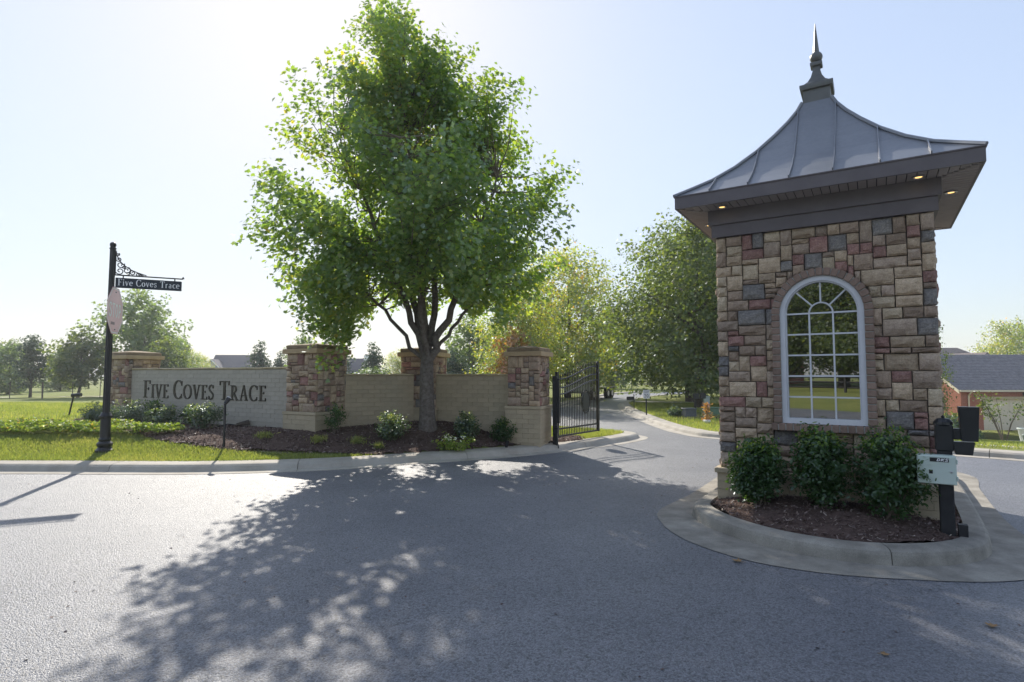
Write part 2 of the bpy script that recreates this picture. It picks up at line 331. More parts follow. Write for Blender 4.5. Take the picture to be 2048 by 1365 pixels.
# ground sheet
def axis(lo, f0, f1, hi, st):
    a = [f0]; d = st
    while a[-1] > lo: d *= 1.25; a.append(a[-1] - d)
    b = [f1]; d = st
    while b[-1] < hi: d *= 1.25; b.append(b[-1] + d)
    return np.concatenate([np.array(a[::-1]), np.arange(f0 + st, f1, st), np.array(b)])
gx = axis(-900, -16, 13, 900, .22); gy = axis(-300, 8.5, 34, 1500, .22)
X, Y = np.meshgrid(gx, gy); PP = np.stack([X.ravel(), Y.ravel()], 1); HH = gh(PP)
nx, ny = len(gx), len(gy); idx = np.arange(nx * ny).reshape(ny, nx)
quads = np.stack([idx[:-1, :-1], idx[:-1, 1:], idx[1:, 1:], idx[1:, :-1]], -1).reshape(-1, 4)
g = npmesh('ground', np.column_stack([PP, HH]), quads.ravel(), np.arange(len(quads)) * 4, M['lawn'], smooth=True); tag(g, kind='structure')

b = B(); b.add([(p[0], p[1], 0) for p in ROAD], [tuple(range(len(ROAD)))]); tag(b.build('road', M['asphalt']), kind='structure')

def sweep(poly, prof, a, e, closed=False):
    """sweep a (offset, z) profile along poly between arc lengths a and e; offset grows to the left-hand normal"""
    d = np.hypot(*np.diff(poly, axis=0).T); L = np.concatenate([[0], np.cumsum(d)])
    ts = np.unique(np.concatenate([[a], L[(L > a + .02) & (L < e - .02)], [e]]))
    px = np.interp(ts, L, poly[:, 0]); py = np.interp(ts, L, poly[:, 1])
    tx = np.interp(np.minimum(ts + .05, L[-1]), L, poly[:, 0]) - np.interp(np.maximum(ts - .05, 0), L, poly[:, 0])
    ty = np.interp(np.minimum(ts + .05, L[-1]), L, poly[:, 1]) - np.interp(np.maximum(ts - .05, 0), L, poly[:, 1])
    n = np.hypot(tx, ty); nxv, nyv = -ty / n, tx / n
    V = []; k = len(prof)
    for i in range(len(ts)):
        for s, z in prof: V.append((px[i] + nxv[i] * s, py[i] + nyv[i] * s, z))
    F = []
    for i in range(len(ts) - 1):
        for j in range(k): F.append((i * k + j, i * k + (j + 1) % k, (i + 1) * k + (j + 1) % k, (i + 1) * k + j))
    F += [tuple(range(k)), tuple(range(len(ts) * k - 1, (len(ts) - 1) * k - 1, -1))]
    bb = B(); bb.add(V, F); return bb
def plen(poly): return float(np.hypot(*np.diff(poly, axis=0).T).sum())
KP = [(-.22, -.05), (-.22, .006), (-.02, .012), (0, .02), (.035, .085), (.075, .112), (.12, .122), (.40, .128), (.40, -.06)]
def kerb(name, poly, side, t0, t1, step=3.05):
    root = bpy.data.objects.new(name, None); COL.objects.link(root); root['kind'] = 'structure'
    L = plen(poly); a = t0
    prof = [(s * side, z) for s, z in KP]
    if side < 0: prof = prof[::-1]
    while a < min(t1, L) - .3:
        e = min(a + step, t1, L)
        sweep(poly, prof, a, e - .010).build('kerb_section', M['concrete'], root)
        a = e
cut = [i for i, p in enumerate(EDGE_L) if p[0] > -30][0]
kerb('kerb', EDGE_L[cut:], 1, 0, 75)
kerb('kerb_far', EDGE_R[::-1], -1, 42, plen(EDGE_R) - 25)

# ------------------------------------------------------------------ mulch beds, drive, paths
def drape(name, poly, m, dz, step=.16, kind='structure', edge_drop=True, zf=None):
    poly = np.asarray(poly); lo, hi = poly.min(0), poly.max(0)
    xs = np.arange(lo[0], hi[0] + step, step); ys = np.arange(lo[1], hi[1] + step, step)
    Xg, Yg = np.meshgrid(xs, ys); P = np.stack([Xg.ravel(), Yg.ravel()], 1); sd_ = poly_dist(P, poly)
    z = (zf(P) if zf else gh(P)) + np.where(sd_ > -.08, dz * .4, dz) + (.02 * np.sin(P[:, 0] * 9) * np.sin(P[:, 1] * 8 + P[:, 0] * 3) if dz > .02 else 0)
    nX, nY = len(xs), len(ys); ix = np.arange(nX * nY).reshape(nY, nX)
    q = np.stack([ix[:-1, :-1], ix[:-1, 1:], ix[1:, 1:], ix[1:, :-1]], -1).reshape(-1, 4)
    q = q[(sd_[q] < .0).sum(1) >= 3]
    o = npmesh(name, np.column_stack([P, z]), q.ravel(), np.arange(len(q)) * 4, m, smooth=True); return tag(o, kind=kind)
BED = cat([(-8.2, 12.2), (-7.2, 11.25), (-6.0, 10.75), (-4.6, 10.45), (-3.3, 10.5), (-2.6, 10.55), (-2.0, 10.85), (-1.0, 11.33), (.05, 11.98), (.9, 12.45), (1.7, 13.2), (1.35, 13.9), (.4, 13.1), (-2.1, 13.8), (-4.5, 13.0), (-6.5, 14.2), (-9.3, 15.4), (-11.2, 15.4), (-11.0, 14.3), (-9.6, 13.0)], closed=True)
tag(drape('mulch_bed', BED, M['mulch'], .035), kind='structure')
def scatter(poly, n, r=rng):
    poly = np.asarray(poly); lo, hi = poly.min(0), poly.max(0); out = []
    tot = 0
    while tot < n:
        P = lo + r.random((n * 2, 2)) * (hi - lo); P = P[poly_dist(P, poly) < -.02]; out.append(P); tot += len(P)
    return np.vstack(out)[:n]
def chips(name, poly, n, zf, smin=.015, smax=.05):
    P = scatter(poly, n); z = zf(P); C = np.column_stack([P, z + rng.random(n) * .02])
    Nn = np.array([0, 0, 1.]) + rng.normal(size=(n, 3)) * .45
    sh = np.array([(-.5, -.13), (.45, -.17), (.5, .1), (-.42, .16)])
    o = leaves(name, C, Nn, rng.uniform(smin, smax, n), sh, M['chip'], None); return tag(o, 'loose brown bark chips lying over the mulch', None, kind='stuff')
o = chips('bark_chips', BED, 26000, lambda P: gh(P) + .03, .02, .06); o['label'] = 'brown bark chips spread over the bed below the sign walls'

drv = cat([(6.6, 31.2), (9, 30.2), (14, 30.0), (24, 32), (24, 33.2), (14, 31.3), (9, 31.6), (6.9, 33)], closed=True)
drape('driveway', drv, M['path'], .012, .4)
pth = np.array([(-75, 42.5), (-42, 52.5), (-30, 58), (-20, 61), (-20, 62.2), (-30, 59.4), (-42, 54), (-75, 44.5)])
drape('field_path', pth, M['path'], .012, .6)
walk = np.array([(9.6, 12.4), (11.2, 11.1), (26, 9), (26, 10.2), (11.8, 12.2), (10.3, 13.5)])
drape('sidewalk', walk, M['path'], .012, .3)

# ------------------------------------------------------------------ stone and brick facing
def stone_mesh(name, w, h, t, r):
    """rough-faced block lying in x (width) z (height), face towards -y"""
    xs = [0, .33 + r.uniform(-.06, .06), .67 + r.uniform(-.06, .06), 1]; zs = [0, .33 + r.uniform(-.06, .06), .67 + r.uniform(-.06, .06), 1]
    j = lambda a: r.uniform(-a, a); e = min(.02, .14 * min(w, h)); V = []; F = []
    per = [(i, 0) for i in range(4)] + [(3, k) for k in range(1, 4)] + [(i, 3) for i in (2, 1, 0)] + [(0, k) for k in (2, 1)]
    tilt = (j(.014), j(.012))
    front = {}
    for k in range(4):
        for i in range(4):
            edge = i in (0, 3) or k in (0, 3)
            x = min(max(xs[i] * w, e), w - e); z = min(max(zs[k] * h, e), h - e)
            d = t + tilt[0] * (xs[i] - .5) + tilt[1] * (zs[k] - .5) + (j(.006) - .006 if edge else j(.011) + .007)
            front[(i, k)] = len(V); V.append((x + (j(.004) if edge else 0), -d, z + (j(.004) if edge else 0)))
    for k in range(3):
        for i in range(3): F.append((front[(i, k)], front[(i + 1, k)], front[(i + 1, k + 1)], front[(i, k + 1)]))
    rim = []; back = []
    for i, k in per:
        x, z = xs[i] * w, zs[k] * h; q = (j(.003), j(.003)) 
        rim.append(len(V)); V.append((x + q[0], -(t - .020), z + q[1]))
    for i, k in per:
        back.append(len(V)); V.append((xs[i] * w, .01, zs[k] * h))
    n = len(per)
    for a in range(n):
        c = (a + 1) % n; F.append((front[per[a]], rim[a], rim[c], front[per[c]])); F.append((rim[a], back[a], back[c], rim[c]))
    return V, F
def stone_layout(W, H, u, r, excl=None):
    """random ashlar: rectangles on a unit grid"""
    nx_, nz_ = max(1, round(W / u)), max(1, round(H / u)); ux, uz = W / nx_, H / nz_
    occ = [[False] * nx_ for _ in range(nz_)]; out = []
    sizes = [(3, 2)] * 6 + [(4, 2)] * 5 + [(2, 2)] * 5 + [(3, 3)] * 3 + [(4, 3)] * 3 + [(5, 2)] * 2 + [(5, 3)] * 2 + [(3, 1)] * 2 + [(2, 1)] + [(2, 3)] * 2
    for k in range(nz_):
        for i in range(nx_):
            if occ[k][i]: continue
            r.shuffle(sizes); done = False
            for a, c in sizes + [(2, 1), (1, 2), (1, 1)]:
                if i + a > nx_ or k + c > nz_: continue
                if nx_ - (i + a) == 1 and a < 5: a += 1
                if nz_ - (k + c) == 1: c += 1
                if any(occ[k + q][i + p] for q in range(c) for p in range(a)): continue
                # avoid leaving single-cell slivers beside an already laid stone
                if i + a < nx_ and occ[k][i + a] is False and i + a + 1 < nx_ and occ[k][i + a + 1] and (a, c) != (1, 1): continue
                x0, z0, x1, z1 = i * ux, k * uz, (i + a) * ux, (k + c) * uz
                if excl and excl(x0, z0, x1, z1): continue
                for q in range(c):
                    for p in range(a): occ[k + q][i + p] = True
                out.append((x0, z0, x1 - x0, z1 - z0)); done = True; break
            if not done: occ[k][i] = True
    return out
def face_stones(parent, origin, rz, W, H, seed, single=True, excl=None, t=.045, u=.062, gap=.010):
    """stones on one face; origin = lower left corner of the face, rz turns the face (0 faces -y)"""
    r = random.Random(seed); lay = stone_layout(W, H, u, r, excl); m = Matrix.Rotation(rz, 3, 'Z'); O = Vector(origin)
    if single:
        for x, z, w, h in lay:
            V, F = stone_mesh('stone', w - gap, h - gap, t + r.uniform(-.012, .020), r)
            bb = B(); bb.add([m @ Vector((p[0], p[1], p[2])) for p in V], F)
            o = bb.build('stone', M[r.choice(ST_W)], parent); o.location = O + m @ Vector((x + gap / 2, 0, z + gap / 2))
    else:
        bb = B(); mats = [M[n] for n, _, _ in ST]; names = [n for n, _, _ in ST]; mi = []
        for x, z, w, h in lay:
            V, F = stone_mesh('stone', w - gap, h - gap, t + r.uniform(-.012, .020), r)
            bb.add([O + m @ Vector((p[0] + x + gap / 2, p[1], p[2] + z + gap / 2)) for p in V], F); mi += [names.index(r.choice(ST_W))] * len(F)
        o = bb.build('stone_facing', mats, parent); o.data.polygons.foreach_set('material_index', mi); o['kind'] = 'stuff'
_bricks = {}
def brick_mesh(w, h, t, m='paint_brick'):
    k = (round(w, 3), round(h, 3), round(t, 3), m)
    if k not in _bricks:
        bb = B(); bb.bbox((0, 0, 0), (w, t, h), .0025); me = bpy.data.meshes.new('brick'); me.from_pydata(bb.v, [], bb.f); me.materials.append(M[m]); _bricks[k] = me
    return _bricks[k]
def face_bricks(parent, origin, rz, W, H, seed, rowh=.10, bl=.26, t=.03, gap=.0026, zmin=-9, m_='paint_brick'):
    r = random.Random(seed); m = Matrix.Rotation(rz, 3, 'Z'); O = Vector(origin); n = max(1, round(H / rowh)); rh = H / n
    for k in range(n):
        if (k + 1) * rh < zmin: continue
        x = -(bl / 2 if k % 2 else 0)
        while x < W - .02:
            a, e = max(x, 0), min(x + bl, W)
            if W - e < .05: e = W
            if e - a > .03:
                o = bpy.data.objects.new('brick', brick_mesh(e - a - gap, rh - gap, t, m_)); link(o, parent)
                o.location = O + m @ Vector(((a + e) / 2, -t / 2 + r.uniform(-.0015, .0022), (k + .5) * rh)); o.rotation_euler = (r.uniform(-.006, .006), r.uniform(-.004, .004), rz + r.uniform(-.008, .008))
            x = e if e == W else x + bl

# ------------------------------------------------------------------ piers
def pier(label, x, y, rz, w, z_ledge, z_stone, z_base, seed, vis, base_bricks=True):
    """vis: indices of faces in view: 0 front, 1 right, 2 back, 3 left"""
    T = thing('stone_pier', label, 'pier', (x, y, 0), rz, 'stone piers along the entrance wall')
    hw = w / 2; c = hw - .045
    B().box((0, 0, (z_ledge + z_stone) / 2), (2 * c, 2 * c, z_stone - z_ledge + .04)).build('core', M['mortar'], T)
    for f in range(4):
        a = f * math.pi / 2; m = Matrix.Rotation(a, 3, 'Z')
        wide = f % 2 == 0; ww = w if wide else w - .09
        o = m @ Vector((-ww / 2, -c, z_ledge))
        face_stones(T, o, a, ww, z_stone - z_ledge, seed * 10 + f, single=f in vis)
    hb = hw + .035
    B().box((0, 0, (z_base + z_ledge - .06) / 2), (2 * hb - .058, 2 * hb - .058, z_ledge - .06 - z_base)).build('base_core', M['joint'], T)
    for f in vis:
        a = f * math.pi / 2; m = Matrix.Rotation(a, 3, 'Z')
        face_bricks(T, m @ Vector((-hb + (.0 if f % 2 == 0 else .03), -hb + .03, z_base)), a, 2 * hb - (0 if f % 2 == 0 else .06), z_ledge - .065 - z_base, seed)
    B().bbox((0, 0, z_ledge - .03), (2 * hb + .03, 2 * hb + .03, .062), .008).build('base_ledge', M['paint_brick'], T)
    B().bbox((0, 0, z_stone + .05), (w + .13, w + .13, .10), .008).build('cap', M['cap'], T)
    q = hw - .005; zc = z_stone + .1
    B().lathe([(q, 0), (q + .012, .012), (q + .012, .075), (q - .01, .088), (.05, .135)], sq=True, c=(0, 0, zc)).build('cap_top', M['cap_dark'], T)
    return T
A1 = math.atan2(-.463, .886); A2 = math.atan2(.456, .89); A3 = math.atan2(-.37, .93)
P1, P2, P3, P4 = (-10.27, 15.5), (-4.22, 12.34), (-2.15, 13.4), (.37, 12.44)
pier('square stone pier at the far left end of the lettered wall', *P1, A1, .88, .80, 2.02, .2, 1, (0, 1))
pier('largest stone pier at the right end of the lettered wall', *P2, A1, .88, .83, 2.05, .2, 2, (0, 1))
pier('stone pier half hidden behind the maple trunk', P3[0] + .05, P3[1] + .26, A3 * .5, .86, .85, 2.03, .2, 3, (0,))
pier('stone gate pier beside the open iron gate', *P4, A3, .72, .94, 2.0, -.02, 4, (0, 1))

# ------------------------------------------------------------------ painted brick walls
def brick_wall(name, label, p, q, setback, z0, z1, seed, trim=(.44, .44), face_from=.2, m_='paint_brick'):
    p, q = Vector(p), Vector(q); d = q - p; L = d.length; a = math.atan2(d.y, d.x)
    T = thing(name, label, 'wall', (p.x, p.y, 0), a)
    x0, x1 = trim[0], L - trim[1]; th = .26; yc = setback + th / 2
    B().box(((x0 + x1) / 2, yc, (z0 + z1) / 2 - .02), (x1 - x0, th - .05, z1 - z0 - .04)).build('wall_core', M['joint'], T)
    face_bricks(T, (x0, setback + .027, face_from), 0, x1 - x0, z1 - .045 - face_from, seed, m_=m_)
    back = B(); back.box(((x0 + x1) / 2, setback + th - .012, (z0 + z1) / 2 - .02), (x1 - x0, .02, z1 - z0 - .05)); back.build('back_render', M['paint_brick'], T)
    r = random.Random(seed); x = x0
    while x < x1 - .05:
        e = min(x + r.uniform(.45, .8), x1)
        if x1 - e < .2: e = x1
        bb = B(); bb.bbox(((x + e) / 2, yc + r.uniform(-.006, .006), z1 - .018 + r.uniform(-.004, .005)), (e - x - .006, th + .05, .045), .014); bb.build('coping_stone', M['coping'], T); x = e
    return T, L
SW, SL = brick_wall('sign_wall', 'taupe painted brick wall carrying the raised dark lettering', P1, P2, -.31, .05, 1.77, 11, face_from=.37, m_='sign_brick')
brick_wall('brick_wall', 'low painted brick wall left of the maple trunk', P2, P3, -.12, .05, 1.62, 12, trim=(.44, .20), face_from=.32)
brick_wall('brick_wall', 'low painted brick wall between maple trunk and gate pier', P3, P4, -.05, .0, 1.62, 13, trim=(.20, .36), face_from=.02)

# ------------------------------------------------------------------ letters
def ell(cx, cy, rx, ry, a0, a1, n=14): return [(cx + rx * math.cos(R(a0 + (a1 - a0) * i / n)), cy + ry * math.sin(R(a0 + (a1 - a0) * i / n))) for i in range(n + 1)]
def vw(pts, thick, thin):   # broad where the stroke runs upright
    out = []
    for i in range(len(pts)):
        a, b2 = pts[max(i - 1, 0)], pts[min(i + 1, len(pts) - 1)]; dx, dy = b2[0] - a[0], b2[1] - a[1]; L = math.hypot(dx, dy) or 1
        out.append(thin + (thick - thin) * abs(dy / L) ** 1.5)
    return out
TK, TN, SF = .15, .06, .045
def stem(x): return [([(x, 0), (x, 1)], TK), ([(x - .17, .022), (x + .17, .022)], SF), ([(x - .17, .978), (x + .17, .978)], SF)]
S_PTS = [(.46, .80), (.42, .93), (.28, .98), (.13, .92), (.07, .77), (.14, .62), (.28, .52), (.42, .41), (.47, .25), (.40, .09), (.25, .02), (.10, .07), (.05, .22)]
GL = {
 'F': (.60, stem(.16) + [([(.16, .975), (.56, .975)], .05), ([(.56, 1), (.56, .80)], .05), ([(.16, .52), (.44, .52)], .05), ([(.44, .60), (.44, .43)], .045)]),
 'I': (.34, stem(.17)),
 'E': (.60, stem(.16) + [([(.16, .975), (.54, .975)], .05), ([(.54, 1), (.54, .82)], .05), ([(.16, .52), (.42, .52)], .05), ([(.42, .60), (.42, .44)], .045), ([(.16, .025), (.56, .025)], .05), ([(.57, 0), (.57, .2)], .05)]),
 'V': (.74, [([(.12, 1), (.38, .0)], .14), ([(.64, 1), (.38, .0)], .065), ([(0, .98), (.26, .98)], SF), ([(.52, .98), (.76, .98)], SF)]),
 'C': (.74, [(ell(.42, .5, .36, .5, 48, 312, 20), 'v'), ([(.68, .97), (.68, .72)], .05), ([(.68, .03), (.68, .26)], .05)]),
 'O': (.84, [(ell(.42, .5, .36, .49, 0, 360, 28), 'v')]),
 'S': (.54, [(S_PTS, .105), ([(.46, .98), (.46, .76)], .045), ([(.05, .02), (.05, .26)], .045)]),
 'T': (.72, [([(.36, 0), (.36, 1)], TK), ([(.19, .022), (.53, .022)], SF), ([(.02, .97), (.70, .97)], .06), ([(.03, 1), (.03, .77)], .05), ([(.69, 1), (.69, .77)], .05)]),
 'R': (.70, stem(.16) + [(ell(.26, .74, .24, .235, 90, -90, 12), 'v'), ([(.16, .975), (.27, .975)], .05), ([(.16, .505), (.27, .505)], .05), ([(.30, .5), (.62, .0)], .13), ([(.52, .022), (.72, .022)], SF)]),
 'A': (.76, [([(.12, .0), (.38, 1)], .065), ([(.38, 1), (.64, .0)], .14), ([(.2, .34), (.54, .34)], .05), ([(0, .022), (.24, .022)], SF), ([(.5, .022), (.78, .022)], SF)]),
 'i': (.28, [([(.14, 0), (.14, .62)], .12), ([(.14, .80), (.14, .93)], .13), ([(.02, .02), (.26, .02)], .04), ([(.04, .6), (.14, .6)], .04)]),
 'v': (.52, [([(.08, .64), (.26, 0)], .12), ([(.45, .64), (.26, 0)], .06), ([(0, .63), (.18, .63)], .04), ([(.36, .63), (.53, .63)], .04)]),
 'e': (.50, [(ell(.26, .32, .2, .3, 5, 318, 16), 'v'), ([(.08, .35), (.46, .35)], .055)]),
 'o': (.54, [(ell(.27, .32, .21, .3, 0, 360, 20), 'v')]),
 's': (.42, [([(p[0] * .75 + .02, p[1] * .65) for p in S_PTS], .085)]),
 'r': (.42, [([(.12, 0), (.12, .62)], .12), ([(0, .02), (.26, .02)], .04), ([(.12, .42), (.22, .57), (.36, .58)], .09)]),
 'a': (.52, [([(.36, 0), (.36, .45), (.28, .6), (.10, .54)], .10), (ell(.22, .18, .15, .16, 60, 300, 12), .09)]),
 'c': (.46, [(ell(.26, .32, .2, .3, 45, 318, 16), 'v')]),
}
SANS = {
 'S': (.6, [(S_PTS, .15)]), 'T': (.56, [([(.28, 0), (.28, .93)], .15), ([(0, .93), (.56, .93)], .14)]),
 'O': (.66, [(ell(.3, .5, .22, .43, 0, 360, 24), .15)]), 'P': (.56, [([(.1, 0), (.1, 1)], .15), ([(.1, .93), (.28, .93)] + ell(.28, .69, .2, .24, 90, -90, 10) + [(.28, .45), (.1, .45)], .13)]),
 'D': (.62, [([(.1, 0), (.1, 1)], .17), ([(.1, .93), (.25, .93)] + ell(.25, .5, .26, .43, 90, -90, 12) + [(.25, .07), (.1, .07)], .15)]),
 'K': (.62, [([(.1, 0), (.1, 1)], .17), ([(.14, .42), (.54, 1)], .15), ([(.24, .55), (.56, 0)], .16)]),
 'E': (.52, [([(.1, 0), (.1, 1)], .15), ([(.1, .93), (.48, .93)], .13), ([(.1, .5), (.42, .5)], .13), ([(.1, .07), (.48, .07)], .13)]),
 'L': (.5, [([(.1, 0), (.1, 1)], .15), ([(.1, .07), (.48, .07)], .13)]), 'I': (.24, [([(.12, 0), (.12, 1)], .15)]),
 'M': (.76, [([(.1, 0), (.1, 1)], .14), ([(.62, 0), (.62, 1)], .14), ([(.1, .97), (.36, .2), (.62, .97)], .12)]),
 '2': (.56, [([(.06, .72), (.12, .9), (.28, .96), (.44, .86), (.46, .68), (.36, .5), (.06, .08), (.52, .08)], .13)]),
 '0': (.6, [(ell(.28, .5, .2, .43, 0, 360, 20), .14)]),
}
def ribbon(bb, pts, wd, M3, depth, lift):
    if wd == 'v': wd = vw(pts, .15, .05)
    n = len(pts); wd = list(wd) if hasattr(wd, '__len__') else [wd] * n; Lp = []; Rp = []
    closed = math.hypot(pts[0][0] - pts[-1][0], pts[0][1] - pts[-1][1]) < 1e-6
    for i in range(n):
        a = pts[i - 1] if i else (pts[-2] if closed else pts[0]); c = pts[i + 1] if i < n - 1 else (pts[1] if closed else pts[-1])
        dx, dy = c[0] - a[0], c[1] - a[1]; L = math.hypot(dx, dy) or 1; nx_, ny_ = -dy / L, dx / L; h = wd[i] / 2
        Lp.append((pts[i][0] + nx_ * h, pts[i][1] + ny_ * h)); Rp.append((pts[i][0] - nx_ * h, pts[i][1] - ny_ * h))
    V = []; F = []
    for i in range(n):
        for p, dd in ((Lp[i], lift), (Rp[i], lift), (Rp[i], -depth), (Lp[i], -depth)): V.append(M3 @ Vector((p[0], p[1], dd)))
    for i in range(n - 1):
        for k in range(4): F.append((i * 4 + k, (i + 1) * 4 + k, (i + 1) * 4 + (k + 1) % 4, i * 4 + (k + 1) % 4))
    F += [(0, 1, 2, 3), tuple((n - 1) * 4 + k for k in (3, 2, 1, 0))]
    bb.add(V, F)
def text(s, font, M4, height, width, parent, m, name, depth, big=None, joined=True, track=.08, shear=0):
    """lay a line of glyphs: M4 maps glyph x, y, out into the parent's space; width = total width"""
    adv = []; x = 0
    for ch in s:
        sc = big if (big and ch.isupper() and big != 1 and (not adv or s[len(adv) - 1] == ' ')) else 1.0
        if ch == ' ': adv.append((x, sc)); x += .42; continue
        adv.append((x, sc)); x += font[ch.upper() if big else ch][0] * sc + track
    k = width / (x - track); bb = B(); lift = 0
    for ch, (x0, sc) in zip(s, adv):
        if ch == ' ': continue
        if not joined: bb = B()
        for i, (pts, wd) in enumerate(font[ch.upper() if big else ch][1]):
            P = [((x0 + (p[0] + shear * p[1]) * sc) * k, p[1] * sc * height) for p in pts]
            ww = [q * sc * (k + height) / 2 for q in (vw(pts, .15, .05) if wd == 'v' else (wd if hasattr(wd, '__len__') else [wd] * len(pts)))]
            ribbon(bb, P, ww, M4, depth, (i % 6) * .0006)
        if not joined: bb.build(name, m, parent)
    if joined: bb.build(name, m, parent)
def plane_map(o, ux, uy, n):
    o, ux, uy, n = Vector(o), Vector(ux), Vector(uy), Vector(n)
    class _M:
        def __matmul__(s, v): return o + ux * v.x + uy * v.y + n * v.z
    return _M()
# raised lettering: starts 0.65 m from the left pier, on the wall face
text('FIve CoveS TRACe'.title().replace('Five', 'Five'), GL, plane_map((1.02, -.31 - .022, 1.02), (1, 0, 0), (0, 0, 1), (0, -1, 0)), .345, 4.6, SW, M['bronze'], 'letter', .03, big=1.28, joined=False, track=.12)

# ------------------------------------------------------------------ iron gate
def gate():
    hx, hy = .98, 12.42; fx, fy = 2.08, 13.85; L = math.hypot(fx - hx, fy - hy); a = math.atan2(fy - hy, fx - hx)
    T = thing('iron_gate', 'black iron gate leaf standing open with oval medallion', 'gate', (hx, hy, 0), a)
    z0 = .25; zt = lambda x: 1.54 + .30 * float(smooth(.05 * L, .95 * L, x))
    B().box((0, 0, (z0 + 1.66) / 2), (.06, .06, 1.66 - z0 + .02)).build('stile', M['black'], T)
    B().box((L, 0, (z0 + zt(L) + .04) / 2), (.06, .06, zt(L) + .04 - z0)).build('stile', M['black'], T)
    B().lathe([(.035, 0), (.045, .02), (.0, .06)], n=4, c=(L, 0, zt(L) + .04)).build('stile_cap', M['black'], T)
    for dz, nm in ((-.03, 'top_rail'), (-.22, 'curved_rail'), (-.36, 'curved_rail')):
        pts = [(L * i / 16, 0, zt(L * i / 16) + dz) for i in range(17)]; B().tube(pts, .017, 6).build(nm, M['black'], T)
    for z in (z0 + .02, z0 + .18): B().box((L / 2, 0, z), (L, .035, .035)).build('bottom_rail', M['black'], T)
    n = 25; r0 = [B().box((0, 0, .5), (.013, .013, 1.0))]
    for i in range(1, n):
        x = L * i / n; h = zt(x) + .05
        bb = B(); bb.box((x, 0, (z0 + h) / 2), (.014, .014, h - z0)); bb.lathe([(.011, 0), (.014, .012), (.0, .05)], n=4, c=(x, 0, h)); bb.build('bar', M['black'], T)
    cx, cz, rx, rz_ = L * .665, .98, .17, .27
    bb = B(); bb.prism([(cx + rx * .80 * math.cos(t), cz + rz_ * .84 * math.sin(t)) for t in [2 * math.pi * i / 32 for i in range(32)]], .012, (0, -.014, 0)); bb.build('medallion', M['black'], T)
    rg = B(); rg.tube([(cx + rx * math.cos(2 * math.pi * i / 36), -.018, cz + rz_ * math.sin(2 * math.pi * i / 36)) for i in range(37)], .014, 6); rg.build('medallion_ring', M['black'], T)
    tb = B()
    for i in range(16):
        t = 2 * math.pi * i / 16; tb.box((cx + rx * .9 * math.cos(t), -.018, cz + rz_ * .92 * math.sin(t)), (.03, .01, .03))
    tb.build('medallion_tabs', M['black'], T)
    # post and opener beside the pier
    Q = thing('gate_post', 'black steel gate post with opener box against the gate pier', 'post', (.93, 12.28, 0), A3)
    B().bbox((0, 0, .78), (.10, .10, 1.6), .008).build('post', M['black'], Q)
    B().bbox((.08, -.02, 1.05), (.05, .06, .95), .006).build('hinge_plate', M['black'], Q)
    B().bbox((.04, -.08, .42), (.10, .09, .13), .01).build('opener_box', M['black'], Q)
    B().tube([(.05, -.08, .38), (.07, -.09, .2), (.10, -.10, .05)], .013, 6).build('cable', M['black'], Q)
gate()

# ------------------------------------------------------------------ island, kerb and gatehouse
GHC = (3.98, 7.21); GHA = math.atan2(-.537, .843)
ISL = cat([(2.11, 6.75), (2.04, 6.3), (2.14, 5.81), (2.41, 5.32), (2.87, 4.96), (3.44, 4.85), (4.0, 4.98), (4.42, 5.34), (5.2, 6.45), (6.16, 7.89), (6.9, 9.15), (6.75, 10.2), (5.7, 10.9), (4.7, 10.6), (3.6, 9.05), (2.6, 7.5)], closed=True)
GUT = cat([(1.75, 6.85), (1.62, 6.3), (1.64, 5.81), (1.77, 5.4), (2.06, 4.98), (2.5, 4.70), (3.04, 4.56), (3.74, 4.5), (4.4, 4.7), (4.85, 5.3), (5.45, 6.4), (6.5, 8.0), (7.3, 9.2), (7.1, 10.6), (5.7, 11.4), (4.4, 10.9), (3.2, 9.0), (2.4, 7.75)], closed=True)
b = B(); b.add([(p[0], p[1], .006) for p in GUT], [tuple(range(len(GUT)))]); tag(b.build('gutter_apron', M['concrete_dirty']), kind='structure')
ik = bpy.data.objects.new('kerb_island', None); COL.objects.link(ik); ik['kind'] = 'structure'
ISLC = np.vstack([ISL, ISL[:1]]); LI = plen(ISLC); ar = ((np.roll(ISL, -1, 0)[:, 0] - ISL[:, 0]) * (np.roll(ISL, -1, 0)[:, 1] + ISL[:, 1])).sum()
sgn = -1 if ar > 0 else 1     # inward side
ip = [(0, -.02), (0, .008), (.012, .085), (.022, .112), (.045, .128), (.08, .134), (.20, .137), (.21, -.02)]
ip = [(s * sgn, z) for s, z in ip]
if sgn < 0: ip = ip[::-1]
a = 0.
while a < LI - .2:
    e = min(a + 2.45, LI); sweep(ISLC, ip, a, e - .008).build('kerb_section', M['concrete_dirty'], ik); a = e
def inset(poly, d):
    t = np.roll(poly, -1, 0) - np.roll(poly, 1, 0); t = unit(t); n = np.column_stack([-t[:, 1], t[:, 0]]) * sgn; return poly + n * d
INN = inset(ISL, .19)
def iz(P): return .110 + .12 * smooth(0, .75, -poly_dist(np.atleast_2d(P), INN))
drape('mulch_island', INN, M['mulch'], .022, .09, zf=iz)
o = chips('bark_chips', inset(ISL, .2), 15000, lambda P: iz(P) + .025, .012, .05); o['label'] = 'dark bark chips filling the kerbed island round the gatehouse'

